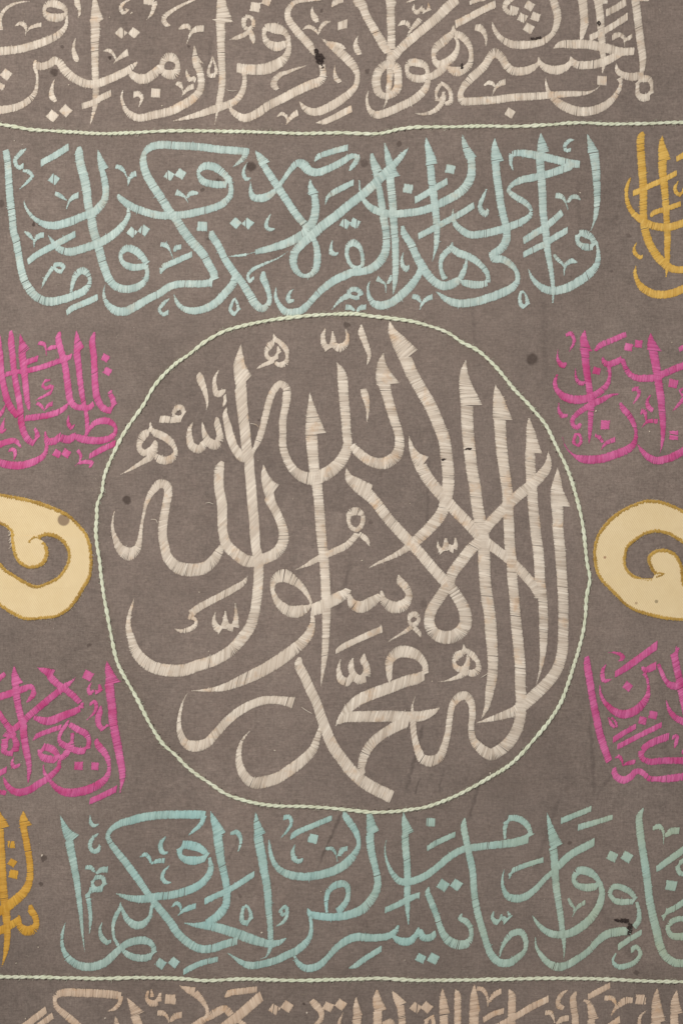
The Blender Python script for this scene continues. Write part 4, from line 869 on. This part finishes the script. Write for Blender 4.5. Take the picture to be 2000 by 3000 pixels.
cords = []; applique = {}; loose = []
def num(s): return [float(q) for q in s.split(',')]
block = None; ox = oy = 0; sc_ = 3.136; layer = 0
for line in TRACE.strip().splitlines():
    line = line.strip()
    if not line or line[0] == '#': continue
    tok = line.split()
    if tok[0] == '@':
        block = tok[1]; ox, oy = float(tok[2]), float(tok[3]); sc_ = float(tok[4]) if len(tok) > 4 else 3.136
        continue
    kind = tok[0]
    def conv(q): return (ox+q[0]/sc_, oy+q[1]/sc_, (q[2] if len(q) > 2 else 3)/sc_)
    if kind in 'lv':
        fl = Floss(); layer += 1
        for sub in ' '.join(tok[1:]).split('/'):
            tt = sub.split(); closed = False
            if tt[0] == 'o': closed = True; tt = tt[1:]
            stitch(fl, [conv(num(q)) for q in tt], closed, AX[block], .3+.16*(layer % 5), PITCH.get(block, 2.6))
        if fl.v:
            fl.build("letter" if kind == 'l' else "vowel_mark", M[INS[block][0]], parts[block])
    elif kind == 'd':
        q = num(tok[1]); fl = Floss(); layer += 1
        ax = AX[block](ox+q[0]/sc_, oy+q[1]/sc_)
        dot(fl, ox+q[0]/sc_, oy+q[1]/sc_, q[2]/sc_, q[3], ax[layer % 2 if block[0] == 'p' else 0]+U(-8, 8), .4)
        fl.build("letter_dot", M[INS[block][0]], parts[block])
    elif kind == 't':
        loose.append((block, [conv(num(q)) for q in tok[1:]]))
    elif kind == 'c':
        cords.append((block, [conv(num(q)) for q in tok[1:]]))
    elif kind == 'p':
        paths = [[conv(num(q)) for q in s.split()] for s in ' '.join(tok[1:]).split('|')]
        applique.setdefault(block, {})['p'] = paths
    elif kind == 'e':
        applique.setdefault(block, {})['e'] = [conv(num(q)) for q in tok[1:]]

# ------------------------------------------------------------------ twisted cords, couched on with dark thread
def make_cord(pts, name, label, closed=False):
    c = curve(pts, closed, 2.6); fl = Floss(); n = len(c); ph = U(0, 6); tones = []
    pa = ph
    a1, a2, r1 = [], [], []; z = []
    for i, (x, y, wd) in enumerate(c):
        p, q = c[max(i-1, 0)], c[min(i+1, n-1)]
        L = math.hypot(q[0]-p[0], q[1]-p[1]) or 1; nx, ny = -(q[1]-p[1])/L, (q[0]-p[0])/L
        w_ = wd*.208*(1+.34*noise.noise(Vector((i*.06, ph, 1))))
        pa += 2.6*2*math.pi/(44+22*noise.noise(Vector((i*.02, ph, 2))))
        wob = .9*noise.noise(Vector((i*.05, ph, 7)))
        for arr, s in ((a1, 0), (a2, math.pi)):
            arr.append((x+nx*(wob+w_*.98*math.cos(pa+s)), y+ny*(wob+w_*.98*math.cos(pa+s)), wd*.22+w_*.45*math.sin(pa+s)))
        r1.append(w_*1.22); tones.append(min(1, max(0, .55+.5*noise.noise(Vector((i*.09, ph, 3)))+U(-.12, .12))))
    fl.tube(a1, r1, 7, tones); fl.tube(a2, r1, 7, [min(1, t+.12) for t in tones])
    o = fl.build(name, M['cord'], root); o['label'] = label
    fz = Floss()                                     # fuzz standing off the cord
    for k in range(int(n*.55)):
        x, y, wd = c[int(R()*n)]
        a = U(0, 6.28); l = U(4, 11); d = wd*.42
        x0, y0 = x+math.cos(a)*d*.8, y+math.sin(a)*d*.8; b = a+U(-.9, .9)
        fz.tube([(x0, y0, wd*.4), (x0+math.cos(b)*l*.5, y0+math.sin(b)*l*.5, wd*U(.3, .7)), (x0+math.cos(b+.6)*l, y0+math.sin(b+.6)*l, wd*U(.1, .6))], [.35, .3, .12], 3, .7)
    fz.build("cord_fuzz", M['cord'], o)['kind'] = "stuff"
    st = Floss(); i = int(U(5, 20))                   # couching stitches peeping out beside it
    while i < n-2:
        x, y, wd = c[i]; p, q = c[i-1], c[i+1]
        L = math.hypot(q[0]-p[0], q[1]-p[1]) or 1; nx, ny = -(q[1]-p[1])/L, (q[0]-p[0])/L
        s = 1 if R() < .7 else -1
        st.thread(x+nx*s*wd*.42, y+ny*s*wd*.42, x+nx*s*wd*U(.62, .8), y+ny*s*wd*U(.62, .8), U(.9, 1.6), .3, .5, U(0, .5))
        i += int(U(9, 26))
    st.build("couching_stitches", M['dark'], o)['kind'] = "stuff"
for blk, pts in cords:
    if blk == 'ring': make_cord(pts, "ring_cord", "pale green twisted cord laid in a circle round the medallion")
    else:
        y = pts[0][1]
        a = (pts[0][0]-90, pts[0][1]-(14 if y < 1000 else 2), pts[0][2]); b = (pts[-1][0]+90, pts[-1][1], pts[-1][2])
        make_cord([a]+pts+[b], "border_cord", "pale green twisted cord under the top cream script" if y < 1000 else "pale green twisted cord above the bottom tea-coloured script")

# ------------------------------------------------------------------ cream twill scroll patches with ochre overcast edges
def make_applique(key, d, label):
    path = []
    for sgm in d['p']:
        path += [(q[0], q[1]) for q in curve(sgm, False, 3.0)]
    top = 3.0
    poly = [Vector((x, y, 0)) for x, y in path]
    tris = geometry.tessellate_polygon([poly])
    v = [P(x, y, top) for x, y in path]; k = len(v); v += [P(x, y, .1) for x, y in path]
    f = []
    for t in tris:
        a, b, c_ = (path[i] for i in t)
        ccw = (b[0]-a[0])*(c_[1]-a[1])-(b[1]-a[1])*(c_[0]-a[0])
        f.append(tuple(t) if ccw < 0 else tuple(reversed(t)))
    n = len(path)
    f += [(i, (i+1) % n, k+(i+1) % n, k+i) for i in range(n)]
    me = bpy.data.meshes.new("scroll_patch"); me.from_pydata(v, [], f); me.update(); me.materials.append(M['twill'])
    o = bpy.data.objects.new("scroll_patch", me); C.objects.link(o); o.parent = root; o['label'] = label
    area = sum(path[i][0]*path[(i+1) % n][1]-path[(i+1) % n][0]*path[i][1] for i in range(n))
    sg = 1 if area > 0 else -1
    ed = Floss(); fr = Floss()
    def overcast(c, sgn, inner):
        m = len(c); ph = U(0, 50); lean = 0
        for i in range(1, m-1):
            for rep in (0, 1):
                x = c[i][0]+(c[i+1][0]-c[i][0])*rep*.5; y = c[i][1]+(c[i+1][1]-c[i][1])*rep*.5
                dx, dy = c[i+1][0]-c[i-1][0], c[i+1][1]-c[i-1][1]; L = math.hypot(dx, dy) or 1
                nx, ny = -dy/L*sgn, dx/L*sgn; tx, ty = dx/L, dy/L
                lean = lean*.9+U(-.22, .22)
                li = inner*(1+.35*noise.noise(Vector((i*.03, ph, 0))))+U(-2.4, 2.8)
                lo = U(-.6, 2.4)
                ton = .5+.55*noise.noise(Vector((i*.05, ph, 5)))+U(-.25, .25)
                ed.thread(x-nx*lo, y-ny*lo, x+nx*li+tx*lean*3, y+ny*li+ty*lean*3, U(.8, 1.4), 1.7, 2.0, min(1, max(0, ton)))
                if R() < .11:
                    l = U(4, 11); b = math.atan2(-ny, -nx)+U(-.9, .9)
                    fr.tube([(x, y, 1.5), (x+math.cos(b)*l*.5, y+math.sin(b)*l*.5, U(1, 3)), (x+math.cos(b+.5)*l, y+math.sin(b+.5)*l, U(.5, 2))], [.55, .45, .2], 3, U(.3, 1))
    for sgm in d['p']: overcast(curve(sgm, False, 3.0), sg, 8.6)
    e = curve(d['e'], False, 3.0)
    overcast(e, 1, 4.5)
    ed.build("edge_stitching", M['edging'], o)
    if key == 'app_l':                               # a frayed tuft where the twill has come loose
        for k in range(16):
            y = U(1550, 1598); x = 33+(y-1550)*.06+U(-2, 2); l = U(8, 17); b = math.radians(U(95, 130))
            fr.tube([(x, y, 2), (x+math.cos(b)*l*.5, y+math.sin(b)*l*.5, U(2, 4)), (x+math.cos(b+.3)*l, y+math.sin(b+.3)*l, 1)], [.9, .8, .4], 4, U(.5, 1))
    fr.build("frayed_edge", M['fray'], o)
make_applique('app_l', applique['app_l'], "cream twill scroll patch with a brown soaked spot and ochre edge")
make_applique('app_r', applique['app_r'], "cream twill scroll patch with a clean ochre overcast edge")

# ------------------------------------------------------------------ loose threads, damage, lint
for blk, pts in loose:
    fl = Floss(); c = curve(pts, False, 2.0)
    fl.tube([(x, y, 2.2+1.5*math.sin(i*.3)) for i, (x, y, q) in enumerate(c)], [max(.5, q*.45) for x, y, q in c], 4, .75)
    fl.build("loose_thread", M['cream'], parts[blk])
fl = Floss()
fl.tube([(664, 263, 1.5), (672, 266, 3), (684, 267, 3), (694, 265, 1.5)], [.6, .9, .9, .5], 4, .8)
fl.build("loose_thread", M['cream'], parts['top'])

def damage(spots, label):
    fl = Floss()
    for (x, y, rx, ry, n) in spots:
        for k in range(n):
            a = U(0, 6.28); r = math.sqrt(R()); px, py = x+math.cos(a)*r*rx, y+math.sin(a)*r*ry
            l = U(4, 11); b = U(0, 6.28)
            fl.thread(px-math.cos(b)*l/2, py-math.sin(b)*l*.35, px+math.cos(b)*l/2, py+math.sin(b)*l*.35, U(.8, 1.8), 3.0, U(.5, 1.8), R())
    o = fl.build("worn_spot", M['dark'], root); o['label'] = label
damage([(936, 172, 12, 15, 80), (926, 152, 5, 9, 14), (944, 196, 4, 6, 6)], "dark hole worn into a cream letter of the top band")
damage([(1806, 2695, 9, 4, 14), (1826, 2696, 13, 6, 34), (1842, 2714, 6, 12, 26), (1841, 2732, 4, 5, 10)], "charred patch on a grey turquoise letter of the lower band")
damage([(1562, 113, 10, 2, 9), (1580, 111, 9, 2, 9)], "dark smear along a cream bowl of the top band")
for q in [(1753,68,5,6,12),(1371,1315,8,2,8),(1352,196,4,8,10),(1299,1346,8,2,5)]:
    damage([q], "small dark break in a cream letter")

fl = Floss()
KN = [(44,414,4),(67,425,3),(258,1210,3),(388,38,4),(1744,1205,6),(1702,1260,3),(124,2506,6),(899,2966,6),(1745,1203,4),(584,1735,4),(1060,1642,4),(1265,1996,4),(1967,1003,4),(767,2731,6),(940,2610,4),(1185,2812,3),(1901,1264,4),(308,2984,5),(1698,565,4),(113,2775,4),(48,2822,3),(756,1349,3),(858,1462,3),(612,1908,4),(805,2198,4),(1200,1475,3),(1435,2265,5),(75,2985,4),(203,250,5),(385,40,4),(475,310,5),(322,52,3)]
def speck(x, y, r):
    a = U(0, 3.14); l = r*U(.5, 1.1)
    fl.tube([(x-math.cos(a)*l*.6, y-math.sin(a)*l*.6, 1.2), (x, y, 2.0), (x+math.cos(a)*l*.6, y+math.sin(a)*l*.6, 1.2)], [r*.25, r*.5, r*.25], 6, U(.3, 1))
for q in KN: speck(*q)
for k in range(90): speck(U(0, 2000), U(0, 3000), U(.9, 2.0))
for k in range(160):                                 # stray fibres
    x, y, a, l = U(0, 2000), U(0, 3000), U(0, 6.28), U(5, 13)
    fl.tube([(x, y, .6), (x+math.cos(a)*l*.5, y+math.sin(a)*l*.5, 1.2), (x+math.cos(a+.7)*l, y+math.sin(a+.7)*l, .6)], [.25, .3, .2], 3, U(.2, .8))
o = fl.build("lint", M['fray'], root); o['kind'] = "stuff"
